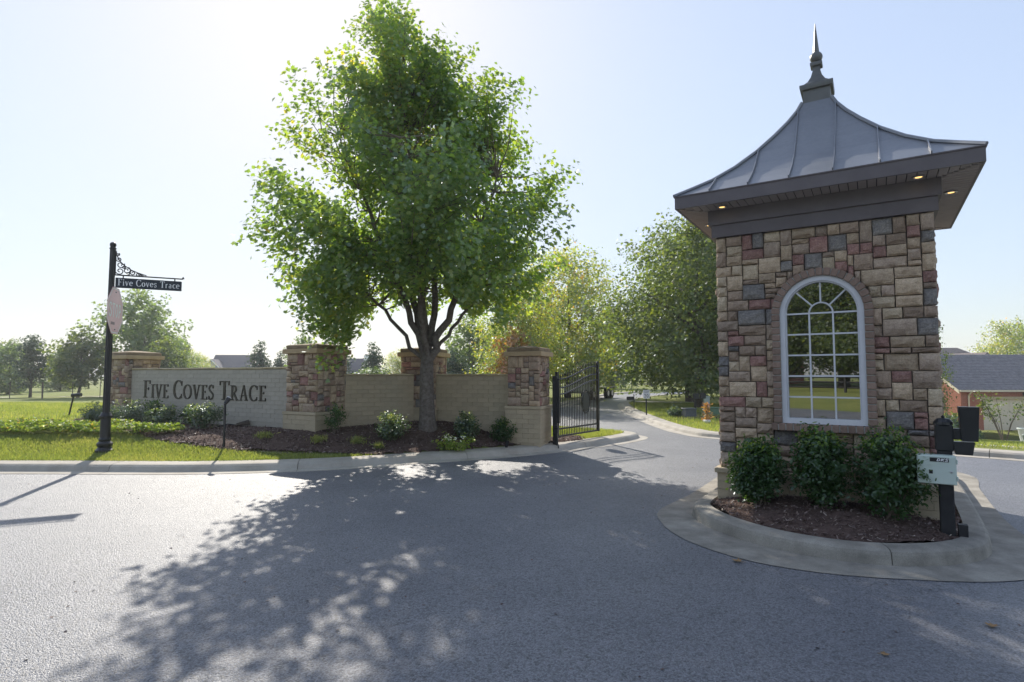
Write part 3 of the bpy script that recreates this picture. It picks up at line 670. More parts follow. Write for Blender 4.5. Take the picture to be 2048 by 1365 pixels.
GHT = thing('gatehouse', 'small square stone gatehouse with flared metal roof on the island', 'gatehouse', (GHC[0], GHC[1], 0), GHA)
hw = 1.08; zl, zs = .50, 3.27; cw = hw - .045
WX, WZ0, WR, WSP = .03, 1.06, .41, 2.29      # window centre, sill, radius, spring line
def inwin(x, z, g): # inside the opening grown by g (wall-local x from left edge)
    x = x - hw - WX
    if z < WSP: return abs(x) < WR + g and z > WZ0 - g
    return math.hypot(x, z - WSP) < WR + g
def excl(x0, z0, x1, z1):
    for i in range(5):
        for k in range(5):
            if inwin(x0 + (x1 - x0) * i / 4, zl + z0 + (z1 - z0) * k / 4, .028): return True
    return False
# walls with the window opening in front
core = B(); ci = cw
core.box((0, ci - .05, (.1 + zs) / 2), (2 * ci, .1, zs - .1)); core.box((-ci + .05, -.05, (.1 + zs) / 2), (.1, 2 * ci - .12, zs - .1)); core.box((ci - .05, -.05, (.1 + zs) / 2), (.1, 2 * ci - .12, zs - .1))
yf = -ci; g = .02
arc = [(WX + (WR + g) * math.cos(t), WSP + (WR + g) * math.sin(t)) for t in [math.pi * i / 24 for i in range(25)]]
def strip(poly): core.prism(poly, .12, (0, yf + .12, 0), (1, 0, 0), (0, 0, 1), (0, -1, 0))
strip([(-ci, .1), (WX - WR - g, .1), (WX - WR - g, WSP), (-ci, WSP)]); strip([(WX + WR + g, .1), (ci, .1), (ci, WSP), (WX + WR + g, WSP)])
strip([(WX - WR - g, .1), (WX + WR + g, .1), (WX + WR + g, WZ0 - g), (WX - WR - g, WZ0 - g)])
strip([(-ci, WSP), (WX - WR - g, WSP)] + arc[::-1][1:13] + [(WX, zs), (-ci, zs)]); strip([(WX, zs)] + arc[::-1][12:] + [(ci, WSP), (ci, zs)])
core.build('wall', M['mortar'], GHT)
for f in range(4):
    a = f * math.pi / 2; m = Matrix.Rotation(a, 3, 'Z'); ww = 2 * hw if f % 2 == 0 else 2 * hw - .09
    face_stones(GHT, m @ Vector((-ww / 2, -ci, zl)), a, ww, zs - zl, 50 + f, single=f == 0, excl=excl if f == 0 else None, t=.045, u=.060)
hb = hw + .03
B().box((0, 0, .22), (2 * hb - .058, 2 * hb - .058, .44)).build('base_core', M['joint'], GHT)
for f in range(4):
    a = f * math.pi / 2; m = Matrix.Rotation(a, 3, 'Z'); ww = 2 * hb - (0 if f % 2 == 0 else .06)
    face_bricks(GHT, m @ Vector((-ww / 2, -hb + .03, .06)), a, ww, .38, 60 + f, rowh=.095)
B().bbox((0, 0, .472), (2 * hb + .05, 2 * hb + .05, .062), .008).build('base_ledge', M['paint_brick'], GHT)
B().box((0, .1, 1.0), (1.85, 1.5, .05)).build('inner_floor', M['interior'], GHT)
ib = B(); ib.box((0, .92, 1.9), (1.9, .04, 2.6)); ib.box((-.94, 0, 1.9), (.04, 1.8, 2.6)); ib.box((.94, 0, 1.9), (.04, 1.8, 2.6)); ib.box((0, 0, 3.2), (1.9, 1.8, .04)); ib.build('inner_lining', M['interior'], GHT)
# window
W = B(); yo = -hw + .01
def frame_ring(bb, r0, r1, y, d, z0):
    t = [math.pi * i / 28 for i in range(29)]
    out = [(WX + r1, z0)] + [(WX + r1 * math.cos(a), WSP + r1 * math.sin(a)) for a in t] + [(WX - r1, z0)]
    inn = [(WX + r0, z0)] + [(WX + r0 * math.cos(a), WSP + r0 * math.sin(a)) for a in t] + [(WX - r0, z0)]
    n = len(out); V = [(p[0], y, p[1]) for p in out] + [(p[0], y, p[1]) for p in inn] + [(p[0], y + d, p[1]) for p in out] + [(p[0], y + d, p[1]) for p in inn]; F = []
    for i in range(n - 1): F += [(i, i + 1, n + i + 1, n + i), (2 * n + i, 3 * n + i, 3 * n + i + 1, 2 * n + i + 1), (i, 2 * n + i, 2 * n + i + 1, i + 1), (n + i, n + i + 1, 3 * n + i + 1, 3 * n + i)]
    bb.add(V, F)
win = B(); frame_ring(win, WR - .05, WR, yo - .035, .10, WZ0); frame_ring(win, WR - .065, WR - .051, yo - .015, .06, WZ0 + .06); win.box((WX, yo + .015, WZ0 + .03), (2 * WR - .002, .104, .06))
wo_ = win.build('window_frame', M['white_frame'], GHT)
mu = .0085; yi = yo + .012; ri = WR - .06; r3 = ri / 3
rows = [WZ0 + .06 + (WSP - WZ0 - .06) * k / 5 for k in range(1, 6)]
for z in rows: B().box((WX, yi, z), (2 * ri, .016, 2 * mu)).build('muntin', M['white_frame'], wo_)
for sx in (-1, 1): B().box((WX + sx * r3, yi + .001, (WZ0 + .06 + WSP) / 2), (2 * mu, .015, WSP - WZ0 - .06)).build('muntin', M['white_frame'], wo_)
B().tube([(WX + r3 * math.cos(math.pi * i / 14), yi, WSP + r3 * math.sin(math.pi * i / 14)) for i in range(15)], .009, 6).build('muntin', M['white_frame'], wo_)
for a in (45, 90, 135): B().tube([(WX + q * math.cos(R(a)), yi, WSP + q * math.sin(R(a))) for q in (r3, ri)], .009, 6).build('muntin', M['white_frame'], wo_)
pane_poly = [(WX + ri + .01, WZ0 + .05)] + [(WX + (ri + .01) * math.cos(math.pi * i / 28), WSP + (ri + .01) * math.sin(math.pi * i / 28)) for i in range(29)] + [(WX - ri - .01, WZ0 + .05)]
gp = B(); gp.add([(p[0], yi + .012, p[1]) for p in pane_poly], [tuple(range(len(pane_poly)))]); gp.build('glass_pane', M['glass'], GHT)
# brick surround: jambs, arch, sill
def sbrick(c, w, h, rot):
    bb = B(); bb.bbox((0, 0, 0), (w, .10, h), .006); m = Matrix.Rotation(rot, 3, 'Y')
    o = B().add([m @ Vector(p) for p in bb.v], bb.f).build('surround_brick', M['trim_brick'], GHT); o.location = c
bw = .085; yb = -hw - .012; nb = 16
for sx in (-1, 1):
    for k in range(nb):
        h = (WSP - WZ0) / nb; sbrick((WX + sx * (WR + bw / 2 + .002), yb + rnd.uniform(-.003, .003), WZ0 + (k + .5) * h), bw, h - .011, 0)
na = 19
for k in range(na):
    t = math.pi * (k + .5) / na; q = WR + bw / 2 + .002; sbrick((WX + q * math.cos(t), yb + rnd.uniform(-.003, .003), WSP + q * math.sin(t)), math.pi * q / na - .010, bw, math.pi / 2 - t)
ns = 14; sw = 2 * (WR + bw + .03)
for k in range(ns): sbrick((WX - sw / 2 + (k + .5) * sw / ns, yb - .02, WZ0 - .042), sw / ns - .010, .08, 0)
sm = B(); frame_ring(sm, WR + .001, WR + bw - .006, yb - .036, .05, WZ0); sm.box((WX, yb - .02, WZ0 - .043), (sw - .02, .085, .066)); sm.build('surround_mortar', mat('pale_mortar', (.36, .34, .31), rough=.95), GHT)
# frieze, soffit, fascia, lights
B().box((0, 0, zs + .075), (2 * hw + .07, 2 * hw + .07, .15)).build('frieze_board', M['trim'], GHT)
B().box((0, 0, zs + .24), (2 * hw + .13, 2 * hw + .13, .18)).build('frieze_board', M['trim'], GHT)
ev = hw + .365; zso = zs + .335
sf = B(); fr = hw + .06; nbd = 34
for f in range(4):
    m = Matrix.Rotation(f * math.pi / 2, 3, 'Z')
    for k in range(nbd):
        x = -ev + (k + .5) * 2 * ev / nbd; dep = ev - fr
        yo_, yi_ = -ev + .012, -max(fr, abs(x)) - .002
        if yi_ - yo_ < .02: continue
        c = m @ Vector((x, (yo_ + yi_) / 2, zso)); dd = (2 * ev / nbd - .010, yi_ - yo_, .014)
        sf.box(c, dd if f % 2 == 0 else (dd[1], dd[0], dd[2]))
sf.build('soffit', M['soffit'], GHT)
B().box((0, 0, zso + .014), (2 * ev - .03, 2 * ev - .03, .012)).build('soffit_backing', M['black_wood'], GHT)
for f in range(4):
    m = Matrix.Rotation(f * math.pi / 2, 3, 'Z'); L2 = 2 * ev + (.026 if f % 2 == 0 else -.026)
    c = m @ Vector((0, -ev, zso + .065)); B().box(c, (L2, .026, .15) if f % 2 == 0 else (.026, L2, .15)).build('fascia', M['trim'], GHT)
for lx, ly in ((-.95, -1.28), (.95, -1.28), (1.28, -.5), (-1.28, -.5)):
    t = B(); t.lathe([(.038, 0), (.058, -.002), (.060, -.012), (.045, -.016), (.038, -.004)], 20, (lx, ly, zso - .008)); d = t.build('downlight', M['steel'], GHT)
    B().lathe([(.0, 0), (.036, .0), (.030, -.008), (.0, -.012)], 16, (lx, ly, zso - .010)).build('bulb', M['amber'], d)
# flared roof with standing seams
PR = [(1.462, 3.745), (1.28, 3.86), (1.09, 3.985), (.87, 4.17), (.647, 4.40), (.46, 4.63), (.32, 4.82), (.22, 4.98), (.165, 5.10)]
PR = [(float(np.interp(t, np.linspace(0, 1, len(PR)), [p[0] for p in PR])), float(np.interp(t, np.linspace(0, 1, len(PR)), [p[1] for p in PR]))) for t in np.linspace(0, 1, 25)]
rf = B(); rf.lathe(PR, sq=True); RO = rf.build('roof', M['roof_metal'], GHT)
rb = B(); rb.box((0, 0, 3.742), (2.94, 2.94, .012)); rb.build('drip_edge', M['trim'], GHT)
def zr(r_): return float(np.interp(-r_, [-p[0] for p in PR], [p[1] for p in PR]))
for f in range(4):
    m = Matrix.Rotation(f * math.pi / 2, 3, 'Z')
    for k in range(6):
        x = (k - 2.5) * .42; pts = []
        for r_, z in PR:
            if r_ >= abs(x) + .005: pts.append((x, -r_, z))
        if len(pts) < 2: continue
        bb = B(); V = []; F = []
        for p in pts:
            for dx, up in ((-.008, -.01), (-.006, .030), (.006, .030), (.008, -.01)): V.append(m @ Vector((p[0] + dx, p[1] - up * .5, p[2] + up)))
        for i in range(len(pts) - 1):
            for q in range(4): F.append((i * 4 + q, i * 4 + (q + 1) % 4, (i + 1) * 4 + (q + 1) % 4, (i + 1) * 4 + q))
        F += [(0, 1, 2, 3), tuple((len(pts) - 1) * 4 + q for q in (3, 2, 1, 0))]
        bb.add(V, F).build('seam', M['roof_metal'], RO)
    hp = [m @ Vector((r_ + .004, -r_ - .004, z + .012)) for r_, z in PR]; B().tube([tuple(p) for p in hp], .020, 6).build('hip_cap', M['roof_metal'], RO)
fi = B(); fi.lathe([(.155, 5.0), (.155, 5.30)], sq=True); F1 = fi.build('finial_base', M['finial'], GHT)
fi = B(); fi.lathe([(.185, 5.27), (.19, 5.30), (.19, 5.335), (.15, 5.35), (.10, 5.40), (.065, 5.47), (.045, 5.55), (.042, 5.62)], sq=True); fi.build('finial_flare', M['finial'], GHT, False)
fi = B(); fi.lathe([(.066, 5.615), (.07, 5.63), (.07, 5.66), (.05, 5.675)], sq=True); fi.build('finial_collar', M['finial'], GHT)
fi = B(); fi.lathe([(.02, 5.665)] + [(.076 * math.sin(math.pi * i / 12), 5.745 - .076 * math.cos(math.pi * i / 12)) for i in range(2, 11)] + [(.03, 5.82)], 18); fi.build('finial_ball', M['finial'], GHT, True)
fi = B(); fi.lathe([(.040, 5.80), (.034, 5.86), (.004, 6.20)], 6); fi.build('finial_spike', M['finial'], GHT)

# ------------------------------------------------------------------ call box on the island
T = thing('gate_call_post', 'black post with angled camera boxes at the right corner of the gatehouse island', 'call post', (4.02, 5.34, 0), GHA)
B().bbox((0, 0, .55), (.11, .10, 1.1), .006).build('post', M['black_wood'], T)
B().bbox((0, 0, 1.02), (.135, .13, .24), .008).build('post_head', M['black'], T)
cp = B(); cp.lathe([(.076, 1.14), (.074, 1.165), (.05, 1.195), (.0, 1.205)], 14); cp.lathe([(.012, 1.2), (.016, 1.215), (.0, 1.23)], 8); cp.build('post_cap', M['black'], T)
B().bbox((.12, -.01, 1.06), (.12, .08, .10), .006).build('arm', M['black'], T)
def taper_box(name, c, w0, w1, d, h, par):
    P = [(-w0 / 2, -d / 2, 0), (w0 / 2, -d / 2, 0), (w0 / 2, d / 2, 0), (-w0 / 2, d / 2, 0), (-w1 / 2, -d / 2, h), (w1 / 2, -d / 2, h), (w1 / 2, d / 2, h), (-w1 / 2, d / 2, h)]
    return B().add([(p[0] + c[0], p[1] + c[1], p[2] + c[2]) for p in P], [(3, 2, 1, 0), (4, 5, 6, 7), (0, 1, 5, 4), (1, 2, 6, 5), (2, 3, 7, 6), (3, 0, 4, 7)]).build(name, M['black'], par)
hd = taper_box('camera_box', (.185, -.02, 1.0), .115, .15, .11, .31, T)
B().box((.185, -.08, 1.22), (.13, .012, .15)).build('camera_hood', M['black'], hd)
taper_box('lower_box', (.14, -.01, .875), .12, .16, .11, .115, T)
B().box((.11, .0, .14), (.07, .08, .2)).build('foot_block', M['black_wood'], T)
CB = thing('control_cabinet', 'pale green steel control cabinet with a small black label, beside the island shrubs', 'cabinet', (3.905, 5.30, .60), GHA)
B().bbox((0, -.02, .14), (.29, .11, .26), .006).build('case', M['cabinet'], CB)
dr = B().bbox((0, -.082, .14), (.278, .016, .248), .004).build('door', M['cabinet'], CB)
B().lathe([(.010, 0), (.010, .006), (.004, .009)], 10).build('lock', M['steel'], dr)
lk = dr.children[0]; lk.rotation_euler = (R(90), 0, 0); lk.location = (.105, -.09, .13)
for z in (.07, .22): B().bbox((.148, -.07, z), (.012, .03, .04), .003).build('hinge', M['cabinet'], CB)
lb = B().box((.02, -.0915, .232), (.14, .003, .036)).build('label', M['black'], CB)
text('DKS', SANS, plane_map((-.002, -.0935, .220), (1, 0, 0), (0, 0, 1), (0, -1, 0)), .025, .085, lb, M['white'], 'lettering', .0005, shear=.22)
B().box((-.045, -.0920, .122), (.028, .003, .034)).build('label', M['black'], CB)

# ------------------------------------------------------------------ street name and stop sign
sx, sy = -7.5, 10.57; sz = gz(sx, sy)
T = thing('street_sign_post', 'black fluted street sign post with scroll bracket and name blade', 'sign post', (sx, sy, sz - .02), R(26))
b = B(); b.lathe([(.15, 0), (.15, .05), (.125, .07), (.105, .10), (.125, .13), (.13, .17), (.09, .21), (.10, .24), (.085, .28), (.082, .62), (.10, .64), (.105, .67), (.085, .70), (.068, .73)], 20); b.build('base', M['black'], T)
b = B(); n = 24; zt_ = 3.78
fl = []; 
for z, s in ((.70, 1.0), (zt_, .8)):
    for k in range(n): q = (.058 if k % 2 else .050) * s; fl.append((q * math.cos(2 * math.pi * k / n), q * math.sin(2 * math.pi * k / n), z))
b.add(fl, [(k, (k + 1) % n, n + (k + 1) % n, n + k) for k in range(n)] + [tuple(range(n, 2 * n))]); b.build('post', M['black'], T)
b = B(); b.lathe([(.05, zt_), (.062, zt_ + .015), (.04, zt_ + .04)] + [(.055 * math.sin(math.pi * i / 10), zt_ + .085 - .055 * math.cos(math.pi * i / 10)) for i in range(3, 11)], 14); b.build('ball_finial', M['black'], T, True)
zb = 3.30
b = B(); b.tube([(.0, 0, zb), (1.16, 0, zb)], .013, 8); b.lathe([(.02, 0), (.02, .02), (.0, .05)], 8, (1.16, 0, zb)); b.build('arm', M['black'], T)
b = B()
def curl(cx, cz, r0, a0, turns, sgn_, th=.010):
    n_ = 22; b.tube([(cx + r0 * (1 - .78 * i / n_) * math.cos(a0 + sgn_ * turns * 2 * math.pi * i / n_), 0, cz + r0 * (1 - .78 * i / n_) * math.sin(a0 + sgn_ * turns * 2 * math.pi * i / n_)) for i in range(n_ + 1)], th, 5)
env = [(.05, .46), (.07, .36), (.12, .26), (.2, .18), (.3, .11), (.42, .06), (.55, .02)]
b.tube([(p[0], 0, zb + p[1]) for p in env], .010, 5); b.tube([(.05, 0, zb), (.05, 0, zb + .46)], .010, 5)
for cx, cz, r_, a_, s_ in ((.10, .30, .05, 2.6, 1), (.13, .20, .065, .4, -1), (.12, .08, .07, 3.5, 1), (.23, .10, .065, 1.2, -1), (.25, .04, .035, 4, 1), (.33, .06, .05, 2.0, 1), (.41, .035, .035, .5, -1), (.48, .025, .022, 2.5, 1), (.08, .39, .03, 1, -1), (.18, .15, .03, 5, 1)):
    curl(cx, zb + cz, r_, a_, 1.25, s_)
b.build('scroll_bracket', M['black'], T)
for x in (.18, 1.02): B().box((x, 0, zb - .025), (.02, .012, .05)).build('hanger', M['black'], T)
bl = B().bbox((.60, 0, zb - .145), (1.08, .025, .19), .004).build('name_blade', M['sign_blue'], T)
text('Five Coves Trace', GL, plane_map((.10, -.0135, zb - .195), (1, 0, 0), (0, 0, 1), (0, -1, 0)), .125, 1.0, bl, M['white'], 'lettering', .0005, track=.10)
ST_ = thing('stop_sign', 'faded, glare-washed pink octagonal stop sign bolted to the black post', 'stop sign', (sx, sy, sz), R(109))
oc = [(.47 * math.cos(R(22.5 + 45 * k)), .47 * math.sin(R(22.5 + 45 * k))) for k in range(8)]
pl = B().prism(oc, .004, (0, -.075, 2.60), (1, 0, 0), (0, 0, 1), (0, -1, 0)).build('plate', M['pink'], ST_)
oc2 = [(p[0] * .965, p[1] * .965) for p in oc]
rgm = B(); n = 8; V = [(p[0] * .96, -.0798, 2.60 + p[1] * .96) for p in oc] + [(p[0] * .915, -.0798, 2.60 + p[1] * .915) for p in oc]; rgm.add(V, [(i, (i + 1) % 8, 8 + (i + 1) % 8, 8 + i) for i in range(8)]); rgm.build('border', M['white'], pl)
text('STOP', SANS, plane_map((-.33, -.0800, 2.48), (1, 0, 0), (0, 0, 1), (0, -1, 0)), .26, .66, pl, M['white'], 'lettering', .0005)
for z in (2.95, 2.25): B().box((0, -.082, z), (.05, .006, .02)).build('bolt', M['black'], ST_)
B().box((-.12, -.0805, 2.36), (.20, .002, .05)).build('sticker', M['sticker'], ST_)
br = B(); br.box((0, -.055, 2.85), (.05, .04, .05)); br.box((0, -.055, 2.35), (.05, .04, .05)); br.build('bracket', M['black'], ST_)

# ------------------------------------------------------------------ garden lights
def path_light(label, x, y, h, lean, head):
    z = gz(x, y); T = thing('garden_spotlight', label, 'spotlight', (x, y, z), 0, 'spotlights in the planting bed')
    B().tube([(0, 0, -.05), (lean * .5, 0, h * .5), (lean, 0, h)], .022, 8).build('stake', M['black'], T)
    if head == 'side':
        B().tube([(lean - .05, 0, h + .03), (lean + .2, .02, h + .05)], .05, 12).build('lamp_head', M['black'], T)
    else:
        B().tube([(lean, 0, h), (lean + .02, .03, h + .05), (lean + .04, .06, h + .10)], [.03, .04, .045], 12).build('lamp_head', M['black'], T)
        B().tube([(lean + .04, .062, h + .101), (lean + .045, .07, h + .115)], .04, 12).build('lens', M['white_frame'], T)
path_light('leaning black spotlight on a stake beside the flower bed', -12.4, 16.0, .56, .12, 'side')
path_light('upright black spotlight on a stake in the mulch before the lettered wall', -5.38, 10.72, .82, 0, 'up')
x, y = -4.0 + 1.0, 11.0
T = thing('ground_spotlight', 'short black spotlight stub in the mulch near the gate pier', 'spotlight', (-.12, 11.72, gz(-.12, 11.72)), R(20)); B().tube([(0, 0, 0), (.01, 0, .08), (.03, 0, .17)], [.02, .035, .04], 10).build('lamp_head', M['black'], T)
T = thing('fallen_spotlight', 'tipped over brown spotlight tube lying at the foot of the lettered wall', 'spotlight', (-6.0, 12.75, gz(-6.0, 12.75) + .08), R(25)); B().tube([(-.12, 0, 0), (.14, 0, .05)], [.035, .06], 12).build('lamp_tube', M['bark_dark'], T); B().tube([(-.5, .03, -.03), (-.3, .06, .02), (-.12, 0, 0)], .012, 6).build('cable', M['black'], T)

# ------------------------------------------------------------------ trees and shrubs
def crown_pts(env, n_spray, per, r, axis_, spray_len=.7, sig=.16, lump=.22, fill=.45, upb=.45):
    """env: list of (z, radius, cx, cy). returns leaf centres, leaf normals, spray centres"""
    e = np.array(env, float); z = r.uniform(e[0, 0], e[-1, 0], n_spray * 6); rad = np.interp(z, e[:, 0], e[:, 1])
    keep = r.random(len(z)) < (rad / e[:, 1].max()) ** 1.5 + .04; z = z[keep][:n_spray]; rad = np.interp(z, e[:, 0], e[:, 1]); n = len(z)
    th = r.uniform(0, 2 * math.pi, n); ph = r.uniform(0, 6.28, 8)
    lumpf = 1 + lump * (np.sin(3 * th + 1.7 * z + ph[0]) * .5 + np.sin(5 * th - 2.3 * z + ph[1]) * .4 + np.sin(2.9 * z + 2 * th + ph[2]) * .4 + r.normal(size=n) * .35)
    f = r.random(n) ** fill
    rr = rad * f * lumpf; cx = np.interp(z, e[:, 0], e[:, 2]); cy = np.interp(z, e[:, 0], e[:, 3])
    out = np.column_stack([np.cos(th), np.sin(th), np.zeros(n)]); Cn = np.column_stack([cx, cy, z]) + out * rr[:, None]
    d = unit(out * (.35 + f[:, None] * .65) + np.array([0, 0, upb]) + r.normal(size=(n, 3)) * .3)
    k = r.uniform(-.5, .55, (n, per)); sg = sig * (1.1 - np.abs(k))[..., None]
    Lc = Cn[:, None] + d[:, None] * (k * spray_len)[..., None] + r.normal(size=(n, per, 3)) * sg
    Nn = out[:, None] * .45 + np.array([0, 0, .75]) + r.normal(size=(n, per, 3)) * .55
    rv = np.clip(r.random((n, per)) * .75 + (r.random((n, 1)) * .35 - .05), 0, 1)
    return Lc.reshape(-1, 3), Nn.reshape(-1, 3), Cn, rv.ravel()

def big_maple():
    r = np.random.default_rng(21); bx, by = -1.8, 12.22; bz = gz(bx, by)
    T = thing('maple_tree', 'large green maple in front of the painted brick walls', 'tree', (bx, by, bz), 0)
    env = [(1.9, .8, -.6, 0), (2.3, 2.0, -.55, 0), (3.2, 2.8, -.35, 0), (4.1, 3.1, -.15, 0), (4.8, 2.9, -.08, 0), (5.9, 2.4, -.35, 0), (7.0, 1.8, -.35, 0), (8.1, 1.25, -.6, 0), (8.9, .7, -.7, 0), (9.4, .25, -.75, 0)]
    e = np.array(env); nb, ns, per = 125, 9, 72
    z = r.uniform(2.0, 9.35, 4000); rad = np.interp(z, e[:, 0], e[:, 1]); z = z[r.random(4000) < (rad / 2.95) ** 1.35 + .03][:nb]; nb = len(z)
    rad = np.interp(z, e[:, 0], e[:, 1]); th = (np.arange(nb) * 2.39996 + r.uniform(-.5, .5, nb)); f = np.where(r.random(nb) < .74, r.uniform(.84, 1.06, nb), r.uniform(.4, .8, nb))
    cxz = np.interp(z, e[:, 0], e[:, 2]); out = np.column_stack([np.cos(th), np.sin(th), np.zeros(nb)])
    tip = np.column_stack([cxz, np.zeros(nb), z]) + out * (rad * f)[:, None]
    root = np.column_stack([cxz * .7, np.zeros(nb), np.maximum(z - .45 * rad - .35, 1.7)]) + out * (.15 * rad)[:, None]
    tt = np.clip(np.linspace(.40, 1.04, ns)[None] + r.normal(size=(nb, ns)) * .05, .3, 1.08)
    Cn = root[:, None] + (tip - root)[:, None] * tt[..., None] + np.array([0, 0, -.10]) * np.sin(np.pi * tt)[..., None]
    side = r.normal(size=(nb, ns, 3)) * np.array([1, 1, .7]); Cn = Cn + side * (.27 * np.sin(np.pi * np.clip(tt, 0, .92)) + .05)[..., None]
    bd = unit(tip - root)[:, None] * np.ones((1, ns, 1)); dsp = unit(bd + side * .45 + np.array([0, 0, .15])).reshape(-1, 3); Cn = Cn.reshape(-1, 3); n_ = len(Cn)
    k = r.uniform(-.5, .55, (n_, per)); Lc = Cn[:, None] + dsp[:, None] * (k * .72)[..., None] + r.normal(size=(n_, per, 3)) * (.15 * (1.1 - np.abs(k)))[..., None]
    o2 = np.repeat(out, ns, 0)[:, None]; Nn = (o2 * .45 + np.array([0, 0, .75]) + r.normal(size=(n_, per, 3)) * .55).reshape(-1, 3); Lc = Lc.reshape(-1, 3)
    rv = np.clip(r.random((n_, per)) * .72 + np.repeat(r.random(nb), ns)[:, None] * .25 + (np.repeat(z, ns)[:, None] > 7) * .06, 0, 1).ravel()
    ok = ~((Lc[:, 2] < 2.75 + .25 * np.sin(Lc[:, 0] * 5)) & (np.abs(Lc[:, 0] + .1) < 1.5)); Lc, Nn, rv = Lc[ok], Nn[ok], rv[ok]
    leaves('crown', Lc, Nn, r.uniform(.07, .118, len(Lc)), MAPLE, M['leaf_maple'], T, r, rv)
    t = B(); t.tube([(0, 0, -.1), (.0, 0, .05), (-.01, 0, .3), (-.03, 0, .8), (-.03, 0, 1.25), (-.02, 0, 1.6)], [.27, .21, .17, .15, .145, .13], 14); t.build('trunk', M['bark'], T, True)
    stems = []
    for tip, mid, r0 in (((-1.9, -.4, 6.2), (-.55, -.05, 3.0), .085), ((-1.2, .5, 7.6), (-.42, .12, 3.4), .095), ((-.8, -.2, 8.9), (-.12, 0, 3.6), .11), ((.3, .6, 7.2), (.15, .2, 3.4), .09), ((1.5, -.3, 5.4), (.62, -.05, 2.75), .10), ((-.3, -1.9, 5.6), (-.15, -.5, 2.9), .07), ((-2.6, .6, 4.4), (-1.0, .2, 2.6), .05), ((1.9, .8, 4.0), (.8, .3, 2.7), .05)):
        P = [np.array(q) for q in cat([(0, 1.35), (math.hypot(mid[0], mid[1]), mid[2]), (math.hypot(tip[0], tip[1]), tip[2])], 8)]
        n = len(P); st = []
        for i in range(n):
            t_ = i / (n - 1); q = (1 - t_) ** 2 * np.array((-.02, 0, 1.35)) + 2 * t_ * (1 - t_) * np.array(mid) + t_ ** 2 * np.array(tip)
            st.append(q + r.normal(size=3) * .03 * (i > 0))
        st = np.array(st); stems.append(st); t = B(); t.tube([tuple(p) for p in st], list(np.linspace(r0, .015, n)), 8); t.build('stem', M['bark'], T, True)
    SP = np.vstack([s[2:] for s in stems]); tw = B()
    for c in Cn[(r.random(len(Cn)) < .75) & ~((Cn[:, 2] < 3.0) & (np.abs(Cn[:, 0] + .1) < 1.7))]:
        dz = np.linalg.norm(SP - c + np.array([0, 0, .5]), axis=1) + 3 * (SP[:, 2] > c[2] - .1); s = SP[dz.argmin()]
        if np.linalg.norm(s - c) > 1.7 or (c[2] < 3.3 and np.linalg.norm(s - c) > .9): continue
        m_ = (s + c) / 2 + np.array([0, 0, -.12]) + r.normal(size=3) * .06; tw.tube([tuple(s), tuple(m_), tuple(c)], [.020, .012, .005], 4, False)
    tw.build('branches', M['twig'], T)
big_maple()

def make_tree(name, h, w, seed, lm, shape='round', leaf=.26, n=230, per=26, bottom=.22, trunk=.12, sig=.22, bark='bark_dark', fill=.5):
    """returns list of (part name, mesh) in local coordinates, base at 0"""
    r = np.random.default_rng(seed); hw_ = w / 2
    if shape == 'round': prof = [(bottom, .45), (bottom + .08, .8), (.45, 1.0), (.62, .95), (.78, .72), (.9, .42), (1.0, .1)]
    elif shape == 'upright': prof = [(bottom, .5), (.35, .9), (.55, 1.0), (.75, .85), (.9, .55), (1.0, .12)]
    elif shape == 'cone': prof = [(.03, .85), (.12, 1.0), (.35, .8), (.6, .5), (.82, .25), (1.0, .04)]
    elif shape == 'low': prof = [(bottom, .75), (bottom + .1, 1.0), (.4, 1.0), (.6, .9), (.8, .65), (.93, .35), (1, .1)]
    env = [(a * h, b_ * hw_, 0, 0) for a, b_ in prof]
    Lc, Nn, Cn, rv = crown_pts(env, n, per, r, None, .15 * w + .3, sig * (w / 6) ** .5 * 1.1, .3, fill, .4 if shape != 'cone' else .15)
    root = bpy.data.objects.new(name, None); COL.objects.link(root)
    leaves('crown', Lc, Nn, r.uniform(leaf * .6, leaf * 1.15, len(Lc)), CLUMP, lm, root, r, rv)
    t = B(); tr = trunk; top = h * (.75 if shape != 'cone' else .9)
    t.tube([(0, 0, -.3), (0, 0, .1), (.02 * h * r.normal(), 0, h * .25), (.03 * h * r.normal(), .02 * h * r.normal(), h * .5), (0, 0, top)], [tr * 1.4, tr * 1.05, tr * .85, tr * .5, tr * .12], 9)
    for k in range(9 if shape != 'cone' else 0):
        a = r.uniform(0, 6.28); z0 = h * r.uniform(bottom * .8, .5); L_ = hw_ * r.uniform(.45, .7)
        t.tube([(0, 0, z0), (L_ * .5 * math.cos(a), L_ * .5 * math.sin(a), z0 + L_ * .45), (L_ * math.cos(a), L_ * math.sin(a), z0 + L_ * .8)], [tr * .45, tr * .28, tr * .08], 5)
    t.build('trunk', M[bark], root, True); return root
def put(root, label, x, y, rz=0, sc=(1, 1, 1), group=None, cat_='tree', copy=True):
    o = root
    if copy:
        o = root.copy(); COL.objects.link(o)
        for ch in root.children: c = ch.copy(); COL.objects.link(c); c.parent = o
    o.location = (x, y, gz(x, y)); o.rotation_euler = (0, 0, rz); o.scale = sc; tag(o, label, cat_, group); return o
GF = 'trees across the field'; GR = 'trees along the drive'
t_field = make_tree('shade_tree', 6, 4.8, 31, M['leaf_oak'], leaf=.26, n=240, per=24, bottom=.2)
t_big = make_tree('shade_tree', 10.4, 7.6, 32, M['leaf_light'], leaf=.32, n=380, per=26, bottom=.12, trunk=.2)
t_up = make_tree('shade_tree', 5.7, 2.7, 33, M['leaf_cedar'], 'upright', leaf=.2, n=200, per=22, bottom=.18)
t_cedar = make_tree('cedar_tree', 5.6, 3.6, 34, M['leaf_cedar'], 'cone', leaf=.22, n=300, per=24)
